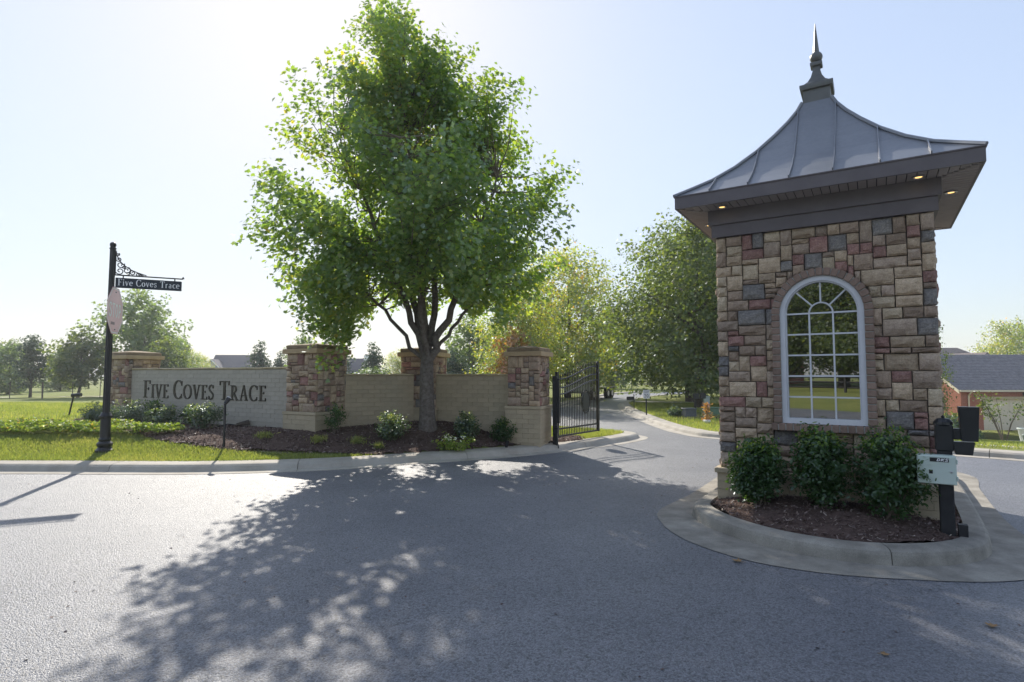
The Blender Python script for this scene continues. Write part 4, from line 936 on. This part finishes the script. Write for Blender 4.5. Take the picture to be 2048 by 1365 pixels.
t_yel = make_tree('maple_tree', 10.0, 8.4, 35, M['leaf_yellow'], 'low', leaf=.18, n=520, per=50, bottom=.12, trunk=.16)
t_dark = make_tree('oak_tree', 8.8, 7.6, 36, M['leaf_oak'], 'low', leaf=.16, n=560, per=56, bottom=.10, trunk=.26, fill=.45)
t_or = make_tree('maple_tree', 4.3, 2.6, 37, M['leaf_orange'], 'low', leaf=.2, n=130, per=24, bottom=.15, trunk=.08)
t_pale = make_tree('shade_tree', 6.2, 4.6, 38, M['leaf_light'], 'low', leaf=.25, n=260, per=26, bottom=.06)
put(t_field, 'round green tree in the field left of the signpost', -38, 50, .3, group=GF, copy=False)
put(t_big, 'tallest pale tree in the field, behind the street signpost', -36.2, 55, .9, group=GF, copy=False)
put(t_up, 'dark upright pear tree near the left edge of the field', -43.2, 51.2, 0, group=GF, copy=False)
put(t_pale, 'light yellow-green tree at the left edge beside the dark upright tree', -53, 60, 1, (.95, .95, .85), GF, copy=False)
put(t_field, 'far hazy tree at the extreme left edge of the picture', -97, 110, 2, (1.7, 1.7, 1.45), GF)
put(t_pale, 'pale tree between the dark upright tree and the round field tree', -57, 72, 2, (1, 1, .9), GF)
put(t_field, 'green tree just left of the far lettered wall pier', -29.5, 48.5, 2.2, (.8, .8, .85), GF)
put(t_pale, 'tall hazy tree behind the lettered wall, right of the tallest tree', -44, 75, 2, (.95, .95, 1.15), GF)
put(t_pale, 'second hazy tree behind the lettered wall, next to the blue house', -50, 80, 4, (1.1, 1.1, 1.05), GF)
put(t_yel, 'small yellowing tree left of the blue house roof', -48.5, 86, 1, (.6, .6, .58), GF)
put(t_yel, 'tiny yellow tree touching the blue house roof', -51.5, 95, 3, (.4, .4, .52), GF)
put(t_cedar, 'dark cedar above the lettered wall', -26.6, 60, 0, group='cedars behind the walls', copy=False)
put(t_cedar, 'shorter cedar right of the dark cedar above the lettered wall', -24.4, 60, 1, (.75, .75, .8), 'cedars behind the walls')
put(t_pale, 'pale tree just behind the large pier cap', -20.5, 56, .5, (.8, .8, .95), GF)
put(t_cedar, 'grey-green cedar right of the large pier', -14.2, 45, 2, (1.1, 1.1, .92), 'cedars behind the walls')
put(t_cedar, 'dark cedar left of the pier behind the maple', -11.2, 46, 3, (.8, .8, .80), 'cedars behind the walls')
put(t_pale, 'low pale shrub-like tree above the wall left of the maple trunk', -9.8, 40, 3, (.7, .7, .36), GF)
put(t_yel, 'distant yellow-green tree over the wall left of the maple stems', -13.5, 70, 3, (.7, .7, .52), GF)
put(t_pale, 'hazy tree seen between the maple stems and the gate pier', -3.4, 45, 3, (1.05, 1.05, 1.0), GF)
put(t_pale, 'second hazy tree right of the maple stems', -1.3, 48, 4.4, (.9, .9, .98), GF)
put(t_cedar, 'dark cedar low behind the wall right of the maple trunk', -3.9, 38, 1, (.75, .75, .58), 'cedars behind the walls')
put(t_or, 'small orange-red maple beside the gate pier', .0, 28, 0, (.75, .75, .92), GR, copy=False)
put(t_yel, 'tall yellowing maple behind the iron gate', 3.7, 37.5, 0, group=GR, copy=False)
put(t_yel, 'bright yellow-green maple above the gate pier', .6, 30, 2, (.58, .58, .70), GR)
put(t_dark, 'dark leafy oak left of the gatehouse, nearest of its row', 8.4, 25.5, 0, group=GR, copy=False)
put(t_dark, 'second oak in the row left of the gatehouse', 9.8, 31.5, 2, (.9, .9, 1.12), GR)
put(t_dark, 'third oak, farthest of the row left of the gatehouse', 12.6, 39, 4, (1, 1, 1.15), GR)
put(t_pale, 'thin pale tree at the bend of the far drive', 11, 62, 1, (1.2, 1.2, 1.4), GR)
put(t_field, 'round tree beyond the rail fence at the far drive', 20, 82, 1, (1.5, 1.5, 1.5), GR)
put(t_dark, 'tree whose branch shows right of the gatehouse wall', 20.4, 30, 1, (.52, .52, .84), None)
put(t_yel, 'yellow-green tree rising behind the right house roofs', 61, 70, 1, (1.0, 1.0, 1.35), None)
put(t_pale, 'second tree rising behind the right house roofs at the frame edge', 68, 74, 1, (1.6, 1.6, 2.1), None)
# trees behind the camera that the gatehouse window mirrors
for i, (x, y, s) in enumerate(((-25, -35, 1.75), (-31, -34, 1.6), (-19.5, -34, 1.65), (-38, -36, 1.6), (-13, -36, 1.6))):
    put(t_dark, ['tree mirrored in the centre of the gatehouse window', 'tree mirrored left of centre in the gatehouse window', 'tree mirrored at the right of the gatehouse window', 'tree mirrored at the left edge of the gatehouse window', 'tree across the street behind the viewer, past the right edge of the window mirror'][i], x, y, i, (s, s, s), 'trees mirrored in the window')

def bush(name, label, x, y, w, h, lm, seed, n=70, per=24, leaf=.05, group=None, z=None, shape=OVAL, sig=.05, stems=9):
    r = np.random.default_rng(seed); z = gz(x, y) + .03 if z is None else z
    T = thing(name, label, 'shrub', (x, y, z), 0, group); hw_ = w / 2
    env = [(.10 * h, .55 * hw_, 0, 0), (.3 * h, .9 * hw_, 0, 0), (.55 * h, hw_, 0, 0), (.8 * h, .75 * hw_, 0, 0), (1.0 * h, .3 * hw_, 0, 0)]
    Lc, Nn, Cn, rv = crown_pts(env, n, per, r, None, .32 * w, sig, .22, .5, .8)
    Lc[:, 2] = np.maximum(Lc[:, 2], .02)
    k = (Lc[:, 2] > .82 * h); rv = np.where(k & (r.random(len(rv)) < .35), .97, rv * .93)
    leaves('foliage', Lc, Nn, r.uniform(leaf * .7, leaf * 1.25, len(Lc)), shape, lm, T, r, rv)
    t = B()
    for i in range(stems):
        c = Cn[r.integers(len(Cn))]; t.tube([(r.normal() * .03, r.normal() * .03, -.03), tuple(c * np.array([.55, .55, .5])), tuple(c)], [.011, .007, .003], 5, False)
    t.build('stems', M['twig'], T); return T
GI = 'shrubs on the gatehouse island'; GB = 'shrubs in the entrance bed'
for lab, x, y, w, h, sd_ in (('left holly shrub under the gatehouse window', 2.68, 6.28, .46, .66, 41), ('middle holly shrub under the gatehouse window', 3.19, 5.93, .50, .78, 42), ('right holly shrub beside the control cabinet', 3.68, 5.60, .54, .80, 43)):
    bush('holly_shrub', lab, x, y, w, h, M['leaf_holly'], sd_, n=150, per=48, leaf=.045, group=GI, z=float(iz([(x, y)])[0]) + .02, sig=.05, stems=16)
for lab, x, y, w, h, lm, sd_ in (
    ('loose shrub left of the signpost before the far pier', -9.95, 13.7, .75, .62, 'leaf_shrub', 51), ('shrub right of the signpost before the far pier', -8.95, 13.4, .85, .75, 'leaf_shrub', 52),
    ('dark shrub against the lettered wall below the letter F', -8.75, 14.0, .55, .75, 'leaf_holly', 53), ('speckled shrub left of centre before the lettered wall', -7.85, 12.9, .66, .66, 'leaf_shrub', 54),
    ('dark shrub against the wall behind the yellow-green shrub', -7.45, 13.35, .5, .62, 'leaf_holly', 55), ('yellow-green shrub beside the upright spotlight', -6.6, 12.3, .80, .80, 'leaf_shrub', 56),
    ('thin dark sprig at the foot of the largest pier', -3.62, 11.7, .42, .66, 'leaf_holly', 57), ('round variegated shrub left of the maple trunk', -2.42, 11.45, .66, .58, 'leaf_shrub', 58),
    ('small variegated shrub right of the maple trunk', -.95, 11.95, .50, .58, 'leaf_shrub', 59), ('dark shrub against the gate pier base', -.2, 12.2, .54, .52, 'leaf_holly', 60)):
    bush('bed_shrub', lab, x, y, w * .9, h * (.66 if x < -5 else .85), M[lm], sd_, n=85 if sd_ != 57 else 30, per=26, leaf=.05, group=GB, sig=.045)
for lab, x, y, w, h, lm, sd_ in (('low green leafy plant by the kerb below the maple', -1.1, 11.25, .7, .22, 'leaf_flower', 71), ('small yellow grass tuft in the mulch left of the maple', -3.0, 11.15, .3, .22, 'grass', 72),
    ('yellow weed tuft in the mulch below the lettered wall', -4.85, 11.2, .3, .16, 'grass', 73), ('pale dry tuft before the largest pier', -3.75, 11.1, .3, .2, 'grass', 74), ('tiny weed between two tufts in the mulch', -2.55, 11.0, .2, .14, 'grass', 75)):
    r = np.random.default_rng(sd_)
    if lm == 'grass':
        T = thing('weed_tuft', lab, 'weed', (x, y, gz(x, y) + .02), 0, 'weeds in the mulch'); n = 160; Cc = np.column_stack([r.normal(size=(n, 2)) * w * .25, r.random(n) * h * .6 + .02])
        leaves('blades', Cc, np.column_stack([r.normal(size=(n, 2)), r.normal(size=n) * .25]), r.uniform(.08, .16, n), np.array([(0, -.5), (.05, 0), (0, .5), (-.05, 0)]), M['grass'], T, r)
    else: bush('leafy_plant', lab, x, y, w, h, M[lm], sd_, n=30, per=16, leaf=.07, sig=.05, stems=5)
# bedding plants
fb = cat([(-11.8, 12.4), (-11.4, 11.6), (-9.5, 11.35), (-8.2, 11.35), (-7.0, 11.3), (-6.6, 11.6), (-7.2, 12.0), (-8.6, 12.3), (-10.2, 12.7)], closed=True)
n = 9000; P = scatter(fb, n); hgt = .10 + .16 * rng.random(n) * (.6 + .4 * np.sin(P[:, 0] * 4) * np.sin(P[:, 1] * 5 + 1)); Cc = np.column_stack([P, gh(P) + hgt])
rv = rng.random(n) * .93; rv[(hgt > .19) & (rng.random(n) < .05)] = .99
o = leaves('bedding_plants', Cc, np.array([0, 0, 1.]) + rng.normal(size=(n, 3)) * .55, rng.uniform(.05, .10, n), OVAL, M['leaf_flower'], None, rng, rv); tag(o, 'low yellow-green bedding plants with white flowers round the signpost', kind='stuff')

# ------------------------------------------------------------------ grass
def grass(name, label, polys_n, hmin, hmax, width=.10):
    Cs = []; 
    for poly, n in polys_n:
        P = scatter(poly, n); P = P[(poly_dist(P, ROAD) > .38) & (poly_dist(P, BED) > -.03)]; Cs.append(P)
    P = np.vstack(Cs); n = len(P); h = rng.uniform(hmin, hmax, n); z = gh(P)
    a = rng.uniform(0, 6.28, n); w = h * width; lean = rng.normal(size=(n, 2)) * .35 * h[:, None]
    b0 = np.column_stack([P[:, 0] - np.cos(a) * w, P[:, 1] - np.sin(a) * w, z - .005]); b1 = np.column_stack([P[:, 0] + np.cos(a) * w, P[:, 1] + np.sin(a) * w, z - .005]); tp = np.column_stack([P + lean, z + h])
    V = np.stack([b0, b1, tp], 1).reshape(-1, 3)
    o = npmesh(name, V, np.arange(3 * n), np.arange(n) * 3, M['grass'], None, np.repeat(np.clip(rng.random(n) * .8 + .2 * np.sin(P[:, 0] * 1.7) * np.sin(P[:, 1] * 2.1), 0, 1), 3)); tag(o, label, kind='stuff')
strip_poly = np.array([(-14, 9.8), (-8, 9.75), (-4.6, 9.75), (-3.3, 10.1), (-2.2, 10.55), (-2.6, 10.75), (-4.5, 10.5), (-6.2, 10.9), (-7.4, 11.5), (-9, 11.5), (-14, 11.6)])
grass('grass_strip', 'mown grass strip between the kerb and the bed', [(strip_poly, 65000)], .025, .065, .12)
grass('grass_field', 'sunlit mown field grass beyond the flower bed', [(np.array([(-30, 11), (-11.5, 11.6), (-11, 15), (-10.5, 17), (-14, 30), (-34, 30)]), 90000)], .05, .11, .13)
grass('grass_gate', 'bright grass behind the iron gate', [(np.array([(.6, 13.3), (1.9, 13.2), (3.0, 14.4), (2.9, 15.2), (1.9, 16.1), (.5, 17.0), (-1.5, 18), (-1.5, 14.5)]), 30000)], .03, .08, .12)
grass('grass_verge', 'mown lawn beside the far drive and the oaks', [(np.array([(4.8, 15.2), (5.3, 14.6), (8, 13), (11, 20), (12, 30), (5.9, 30), (5.2, 25), (4.9, 19)]), 45000), (np.array([(9.3, 11.9), (12, 10.4), (19, 13), (28, 24), (20, 26), (12, 16)]), 45000)], .04, .10, .13)

# ------------------------------------------------------------------ things along the far drive
def sign_small(x, y):
    z = gz(x, y); T = thing('speed_sign', 'small white speed limit sign on a black post by the far drive', 'sign', (x, y, z), R(4))
    B().box((0, 0, .45), (.04, .04, .95)).build('post', M['black'], T)
    p = B().bbox((0, -.03, .86), (.24, .015, .32), .004).build('panel', M['white_frame'], T)
    text('SPEED', SANS, plane_map((-.09, -.039, .955), (1, 0, 0), (0, 0, 1), (0, -1, 0)), .04, .18, p, M['black'], 'lettering', .0005)
    text('LIMIT', SANS, plane_map((-.08, -.039, .90), (1, 0, 0), (0, 0, 1), (0, -1, 0)), .04, .16, p, M['black'], 'lettering', .0005)
    text('20', SANS, plane_map((-.085, -.039, .735), (1, 0, 0), (0, 0, 1), (0, -1, 0)), .13, .17, p, M['black'], 'lettering', .0005)
sign_small(4.98, 21.2)
T = thing('small_sign', 'low dark sign hanging from a thin post at the drive corner', 'sign', (5.25, 24.6, gz(5.25, 24.6)), R(5)); B().box((0, 0, .35), (.03, .03, .75)).build('post', M['black'], T); B().bbox((-.17, -.0, .54), (.3, .03, .15), .004).build('panel', M['black_wood'], T)
def ubox(name, label, x, y, d, m, lid=True):
    T = thing(name, label, 'utility box', (x, y, gz(x, y)), R(8)); B().bbox((0, 0, d[2] / 2), d, .015).build('case', M[m], T); B().bbox((0, 0, d[2] + .015), (d[0] + .04, d[1] + .04, .04), .012).build('lid', M[m], T)
ubox('utility_box', 'dark grey utility box in the bed under the oaks', 6.15, 19.9, (.40, .36, .30), 'grey_box')
ubox('utility_box', 'green utility box in the bed nearest the gatehouse', 7.3, 21.0, (.52, .42, .26), 'green_box')
ubox('utility_pedestal', 'pale green pedestal behind the green utility box', 7.6, 22.3, (.18, .18, .62), 'pale_box')
for i, (x, y, lab) in enumerate(((6.75, 21.0, 'left black utility meter on a thin stand under the oaks'), (7.1, 21.3, 'right black utility meter on a thin stand under the oaks'))):
    T = thing('meter_stand', lab, 'meter', (x, y, gz(x, y)), .1, 'meters under the oaks'); B().tube([(0, 0, 0), (0, 0, .62)], .02, 6).build('stand', M['black'], T); B().bbox((0, -.02, .70), (.20, .12, .20), .01).build('meter_box', M['black'], T)
T = thing('potted_plant', 'dried brown plant in a white pot at the drive edge', 'potted plant', (5.95, 17.5, gz(5.95, 17.5)), 0); B().lathe([(.06, 0), (.11, .05), (.12, .1), (.09, .12)], 12).build('pot', M['white'], T)
r = np.random.default_rng(88); Cc = np.column_stack([r.normal(size=(160, 2)) * .07, r.random(160) * .5 + .12]); leaves('dry_leaves', Cc, r.normal(size=(160, 3)), .09, OVAL, M['leaf_orange'], T, r); t = B(); [t.tube([(0, 0, .1), (r.normal() * .04, r.normal() * .04, .35), (r.normal() * .1, r.normal() * .1, .62)], .006, 4) for _ in range(5)]; t.build('stalks', M['twig'], T)
bush('verge_shrub', 'low grey-green shrub beside the dark utility box', 5.75, 20.2, .5, .28, M['leaf_shrub'], 81, n=40, per=18, leaf=.07)
vb = cat([(5.4, 20.4), (5.6, 19.4), (6.6, 18.9), (7.9, 19.8), (8.2, 21.5), (7.0, 22.0), (6.0, 21.2)], closed=True); drape('mulch_verge', vb, M['mulch'], .03, .25)
# rail fence
def rail_fence(pts, label, group=None):
    x0, y0 = pts[0]; T = thing('rail_fence', label, 'fence', (x0, y0, gz(x0, y0)), 0)
    for i, (x, y) in enumerate(pts):
        z = gz(x, y) - gz(x0, y0); B().box((x - x0, y - y0, z + .62), (.13, .13, 1.3)).build('post', M['black_wood'], T)
        if i + 1 < len(pts):
            x2, y2 = pts[i + 1]; z2 = gz(x2, y2) - gz(x0, y0)
            for h in (.35, .72, 1.08): B().tube([(x - x0, y - y0 - .07, z + h), (x2 - x0, y2 - y0 - .07, z2 + h)], .06, 4).build('rail', M['black_wood'], T)
rail_fence([(8.6, 64), (11.2, 66.5), (13.4, 68.5)], 'dark rail fence left of the gap at the far drive')
rail_fence([(14.6, 69.5), (17.4, 71), (20.2, 72.5), (24, 74)], 'dark rail fence right of the gap at the far drive')
rail_fence([(-42 + 2.6 * i, -25 - .1 * i) for i in range(15)], 'black rail fence across the street mirrored in the gatehouse window')
# wire fence posts in the field
for i, (px_, y) in enumerate(((23, 47), (88, 47), (148, 48), (203, 49))):
    x = (px_ - 1024) / 1138 * y; lab = ['leftmost thin post of the field wire fence', 'thick post of the field wire fence under the dark upright tree', 'third thin post of the field wire fence', 'thin field fence post just left of the signpost'][i]
    T = thing('fence_post', lab, 'post', (x, y, gz(x, y)), 0, 'wire fence posts'); B().tube([(0, 0, 0), (0, 0, 1.35)], [.06 if i == 1 else .03] * 2, 6).build('shaft', M['bark_dark'], T); B().lathe([(.05 if i != 1 else .08, 1.33), (.05 if i != 1 else .08, 1.38)], 6).build('cap', M['bark_dark'], T)
# parked flatbed truck
x, y = 5.2, 38.5; T = thing('flatbed_truck', 'white flatbed truck parked on the drive behind the iron gate', 'truck', (x, y, 0), R(62))
B().bbox((-.9, 0, .95), (1.5, 1.75, 1.1), .12).build('cab', M['white_frame'], T); B().bbox((-.75, 0, 1.15), (1.05, 1.77, .42), .05).build('cab_windows', M['interior'], T)
B().bbox((-2.0, 0, .75), (.9, 1.7, .5), .1).build('bonnet', M['white_frame'], T); B().box((1.5, 0, .72), (3.2, 1.9, .12)).build('flatbed', M['black_wood'], T)
for xx in (0.1, 1.2, 2.2, 3.05): B().box((xx, .92, 1.0), (.05, .04, .5)).build('stake', M['black_wood'], T)
B().box((1.5, .92, 1.22), (3.2, .03, .1)).build('side_rail', M['black_wood'], T)
for xx in (-1.7, 1.2, 2.05):
    for s in (-1, 1): t = B(); t.tube([(xx, s * .72, .36), (xx, s * .95, .36)], .36, 18); w_ = t.build('wheel', M['tyre'], T); t = B(); t.tube([(xx, s * .952, .36), (xx, s * .96, .36)], .18, 14); t.build('rim', M['steel'], w_)

# ------------------------------------------------------------------ houses
def gable(bb, x0, x1, y0, y1, ze, zr_, ov=.4):
    ym = (y0 + y1) / 2; k = (zr_ - ze) / (ym - y0); t = .16
    for s, ya in ((1, y0 - ov), (-1, y1 + ov)):
        V = [(x0 - ov, ya, ze - k * ov), (x1 + ov, ya, ze - k * ov), (x1 + ov, ym, zr_), (x0 - ov, ym, zr_)]; V += [(p[0], p[1], p[2] + t) for p in V]
        bb.add(V, [(0, 1, 2, 3), (7, 6, 5, 4), (0, 4, 5, 1), (1, 5, 6, 2), (2, 6, 7, 3), (3, 7, 4, 0)])
def brick_house():
    zb_ = -2.45; H = thing('brick_house', 'red brick house with slate grey roof and cream garage doors at the right edge', 'house', (33.0, 42, zb_), 0)
    W_, D_, ze, zr_ = 15, 8.4, 3.05, 5.55
    w = B(); w.prism([(0, 0), (D_, 0), (D_, ze), (D_ / 2, zr_ - .1), (0, ze)], .3, (0, 0, 0), (0, 1, 0), (0, 0, 1), (1, 0, 0)); w.box((W_ / 2 + .16, D_ - .15, ze / 2), (W_ - .34, .3, ze))
    doors = [(1.6, 5.6), (6.9, 10.9)]; xs = [.3] + [q for d in doors for q in d] + [W_]
    for i in range(0, len(xs), 2): w.box(((xs[i] + xs[i + 1]) / 2, .15, ze / 2), (xs[i + 1] - xs[i], .3, ze))
    for a, c in doors: w.box(((a + c) / 2, .15, (2.25 + ze) / 2), (c - a, .3, ze - 2.25))
    w.build('wall', M['red_brick'], H)
    for a, c in doors:
        d = B().box(((a + c) / 2, .2, 1.12), (c - a - .02, .08, 2.24)).build('garage_door', M['cream'], H)
        for k in range(4):
            for q in range(4): B().bbox((a + (q + .5) * (c - a) / 4, .155, .3 + k * .55), ((c - a) / 4 - .14, .02, .40), .006).build('panel', M['cream'], d)
        B().box(((a + c) / 2, -.015, 2.36), (c - a + .3, .03, .2)).build('lintel', M['coping'], H)
    rf_ = B(); gable(rf_, 0, W_, 0, D_, ze, zr_); R1 = rf_.build('roof', M['shingle'], H)
    cs = B(); k = (zr_ - ze) / (D_ / 2)
    nrow = 22
    for i in range(nrow):      # shingle courses
        y0_ = -.4 + i * (D_ / 2 + .4) / nrow; dy = (D_ / 2 + .4) / nrow
        cs.add([(-.42, y0_, ze + k * y0_ + .19), (W_ + .42, y0_, ze + k * y0_ + .19), (W_ + .42, y0_ + dy, ze + k * (y0_ + dy) + .165), (-.42, y0_ + dy, ze + k * (y0_ + dy) + .165), (-.42, y0_, ze + k * y0_ + .16), (W_ + .42, y0_, ze + k * y0_ + .16)], [(0, 1, 2, 3), (4, 5, 1, 0)])
    cs.build('shingle_courses', M['shingle'], R1)
    B().box((W_ / 2, -.47, ze - .16), (W_ + .8, .12, .12)).build('gutter', M['cream'], H)
    for s in (0, 1):
        ym = D_ / 2; ya = -.4 if s == 0 else D_ + .4; zz = ze - k * .4
        B().add([(-.44, ya, zz - .12), (-.44, ym, zr_ - .12), (-.44, ym, zr_ + .12), (-.44, ya, zz + .12), (-.40, ya, zz - .12), (-.40, ym, zr_ - .12), (-.40, ym, zr_ + .12), (-.40, ya, zz + .12)], [(0, 1, 2, 3), (7, 6, 5, 4), (0, 4, 5, 1), (3, 2, 6, 7), (1, 5, 6, 2), (0, 3, 7, 4)]).build('rake_board', M['cream'], H)
    B().tube([(.5, -.42, ze - .2), (.5, -.1, ze - .5), (.5, -.06, .1)], .05, 8).build('downspout', M['cream'], H)
    T2 = B(); T2.lathe([(.0, 0), (.07, .02), (.10, .2), (.06, .3)], 8, (4.6, -.1, 2.5)); T2.build('wall_lamp', M['black'], H)
brick_house()
H = thing('brown_roof_house', 'house behind with brown hipped roof above the brick house', 'house', (38, 62, -2.6), 0)
B().box((9, 5, 2.0), (18, 10, 4.0)).build('wall', M['red_brick'], H)
hr = B(); hr.add([(-.6, -.6, 3.9), (18.6, -.6, 3.9), (18.6, 10.6, 3.9), (-.6, 10.6, 3.9), (3.5, 5, 7.4), (14.5, 5, 7.4)], [(0, 1, 5, 4), (1, 2, 5), (2, 3, 4, 5), (3, 0, 4), (3, 2, 1, 0)]); R2 = hr.build('roof', M['shingle_brown'], H)
hg = B(); hg.add([(9.4, -2.2, 4.2), (14.6, -2.2, 4.2), (12, -2.2, 6.6), (9.4, 3.5, 4.2), (14.6, 3.5, 4.2), (12, 3.5, 6.6)], [(0, 1, 2), (0, 2, 5, 3), (1, 4, 5, 2), (3, 5, 4), (0, 3, 4, 1)]); hg.build('gable_roof', M['shingle_brown'], R2)
def far_house(name, label, x, y, s, rz, wm, rm, chimney=False):
    H = thing(name, label, 'house', (x, y, gz(x, y) + (.2 if y > 0 else 0)), rz); H.scale = (s, s, s)
    B().box((4.5, 3, 1.4), (9, 6, 6.0)).build('wall', M[wm], H); rf_ = B(); gable(rf_, 0, 9, 0, 6, 4.4, 7.4, .4); RR = rf_.build('roof', M[rm], H)
    w = B(); w.prism([(-2.4, 0), (2.4, 0), (2.4, 3.6), (0, 6.0), (-2.4, 3.6)], 3.2, (1.2, -.2, 0), (1, 0, 0), (0, 0, 1), (0, -1, 0)); w.build('gable_wing', M[wm], H)
    g2 = B()
    for sx_ in (-1, 1): V = [(1.2, -3.8, 6.15), (1.2, .9, 6.15), (1.2 + sx_ * 2.9, .9, 3.25), (1.2 + sx_ * 2.9, -3.8, 3.25)]; V += [(p[0], p[1], p[2] + .15) for p in V]; g2.add(V, [(0, 1, 2, 3), (7, 6, 5, 4), (0, 4, 5, 1), (2, 6, 7, 3), (0, 3, 7, 4), (1, 5, 6, 2)])
    g2.build('wing_roof', M[rm], RR)
    tr_ = B()
    for sx_ in (-1, 1): tr_.add([(1.2, -3.85, 6.3), (1.2 + sx_ * 2.9, -3.85, 3.4), (1.2 + sx_ * 2.9, -3.85, 3.05), (1.2, -3.85, 5.95)], [(0, 1, 2, 3)])
    tr_.build('rake_trim', M['white'], H)
    for xx in (5.2, 7.4): f = B().box((xx, -.02, 2.4), (1.1, .06, 1.7)).build('window', M['white'], H); B().box((xx, -.06, 2.4), (.9, .04, 1.5)).build('pane', M['interior'], f)
    if chimney: c = B().box((6.5, 3, 7.2), (1.1, 1.1, 2.6)).build('chimney', M['white'], RR); B().box((6.5, 3, 8.6), (.7, .7, .3)).build('flue', M['black'], c)
far_house('blue_house', 'distant blue-grey gabled house above the lettered wall', -68.5, 130, .86, R(6), 'blue_siding', 'dark_roof')
far_house('white_chimney_house', 'distant dark roofed house with white chimney left of the maple', -32.5, 108, .66, R(-8), 'blue_siding', 'dark_roof', True)
far_house('mirrored_house', 'red brick house across the street mirrored in the window', -38, -44, .9, R(160), 'red_brick', 'shingle_brown')
# crape myrtle and yard things before the brick house
mx_, my_ = 19.9, 23.2; T = thing('crape_myrtle', 'multi-stemmed young crape myrtle before the garage doors', 'tree', (mx_, my_, gz(mx_, my_)), 0)
r = np.random.default_rng(91); t = B(); tips = []
for k in range(8):
    a = r.uniform(0, 6.28); e = r.uniform(.35, .95); tip = np.array((e * math.cos(a), e * math.sin(a), r.uniform(1.2, 1.9))); tips.append(tip); t.tube([(.05 * math.cos(a), .05 * math.sin(a), 0), tuple(tip * np.array([.4, .4, .5])), tuple(tip)], [.022, .015, .006], 6)
t.build('stems', M['twig'], T); Cc = np.vstack([tp * np.array([f_, f_, f_ ** .7]) + r.normal(size=3) * .13 for tp in tips for f_ in r.uniform(.55, 1.1, 55)]); leaves('foliage', Cc, r.normal(size=(len(Cc), 3)) + np.array([0, 0, .8]), r.uniform(.08, .14, len(Cc)), OVAL, M['leaf_oak'], T, r)
bush('yard_shrub', 'low dark shrub left of the crape myrtle', 18.9, 23.8, 1.2, .42, M['leaf_cedar'], 92, n=60, per=20, leaf=.10, sig=.08)
bush('yard_shrub', 'grey-green mound shrub right of the crape myrtle', 22.0, 23.6, .9, .40, M['leaf_cedar'], 93, n=60, per=20, leaf=.09, sig=.07)
bush('corner_shrub', 'pale tall shrub at the brick house corner', 24.2, 31.5, 1.1, 1.2, M['leaf_shrub'], 94, n=90, per=24, leaf=.14, sig=.13)
T = thing('garden_pot', 'large grey plant pot beside the garage pillar', 'pot', (31.3, 34.8, gz(31.3, 34.8)), 0); B().lathe([(.30, 0), (.36, .1), (.46, .75), (.50, .78), (.50, .85), (.42, .85), (.38, .7)], 18).build('bowl', M['pale_box'], T, True); B().lathe([(.0, .72), (.40, .74)], 14).build('soil', M['mulch'], T)
T = thing('yard_utility_can', 'small pale green utility pedestal right of the crape myrtle stems', 'utility box', (20.9, 23.3, gz(20.9, 23.3)), 0); B().lathe([(.13, 0), (.13, .26), (.15, .27), (.15, .33), (.1, .37)], 14).build('shell', M['pale_box'], T)
drape('house_drive', np.array([(27, 31.5), (50, 32), (50, 42), (33, 42)]), M['path'], .02, .8)
# fallen leaves on the asphalt
for lab, x, y, s in (('crumpled dry leaf on the asphalt beside the island gutter', 1.93, 4.98, .06), ('single brown leaf on the asphalt at lower right', 3.05, 3.72, .05), ('small dry leaf on the asphalt in front of the island', 2.13, 3.35, .035)):
    T = thing('fallen_leaf', lab, 'leaf', (x, y, .006), rnd.uniform(0, 6), 'dry leaves on the road')
    sh = [(p[0] * s * 1.5, p[1] * s * 1.5) for p in MAPLE]; b = B(); b.add([(p[0], p[1], .004 + 6 * (p[0] ** 2) + 2.5 * p[1] ** 2) for p in sh], [tuple(range(len(sh)))]); b.build('blade', M['brown_leaf'], T)
    B().tube([(0, -.45 * s * 1.5, .004), (.01, -.8 * s * 1.5, .012)], .0015, 4).build('stalk', M['brown_leaf'], T)

n = 420; P = np.column_stack([rng.uniform(-9, 5, n), rng.uniform(1.5, 11, n)]); P = P[(poly_dist(P, ROAD) < -.3) & (poly_dist(P, GUT) > .05)]; n = len(P)
sh = np.array([(-.5, -.3), (.3, -.45), (.5, .2), (-.2, .4)])
o = leaves('road_grit', np.column_stack([P, np.full(n, .006)]), np.array([0, 0, 1.]) + rng.normal(size=(n, 3)) * .3, rng.uniform(.008, .028, n), sh, M['chip'], None, rng); tag(o, 'tiny dark bits of grit and leaf scattered over the asphalt', kind='stuff')

# ------------------------------------------------------------------ thin autumn haze
HZ = B(); HZ.box((0, 600, 9.0), (2400, 2400, 22)); hz = HZ.build('haze', bpy.data.materials.new('haze_air')); hm = hz.data.materials[0]; hm.use_nodes = True
for n in list(hm.node_tree.nodes): hm.node_tree.nodes.remove(n)
ho = hm.node_tree.nodes.new('ShaderNodeOutputMaterial'); hv = hm.node_tree.nodes.new('ShaderNodeVolumePrincipled'); hv.inputs['Color'].default_value = (.92, .95, 1, 1); hv.inputs['Density'].default_value = .0009; hv.inputs['Anisotropy'].default_value = .3
hm.node_tree.links.new(hv.outputs[0], ho.inputs['Volume']); tag(hz, 'thin pale haze in the air over the field', kind='stuff')
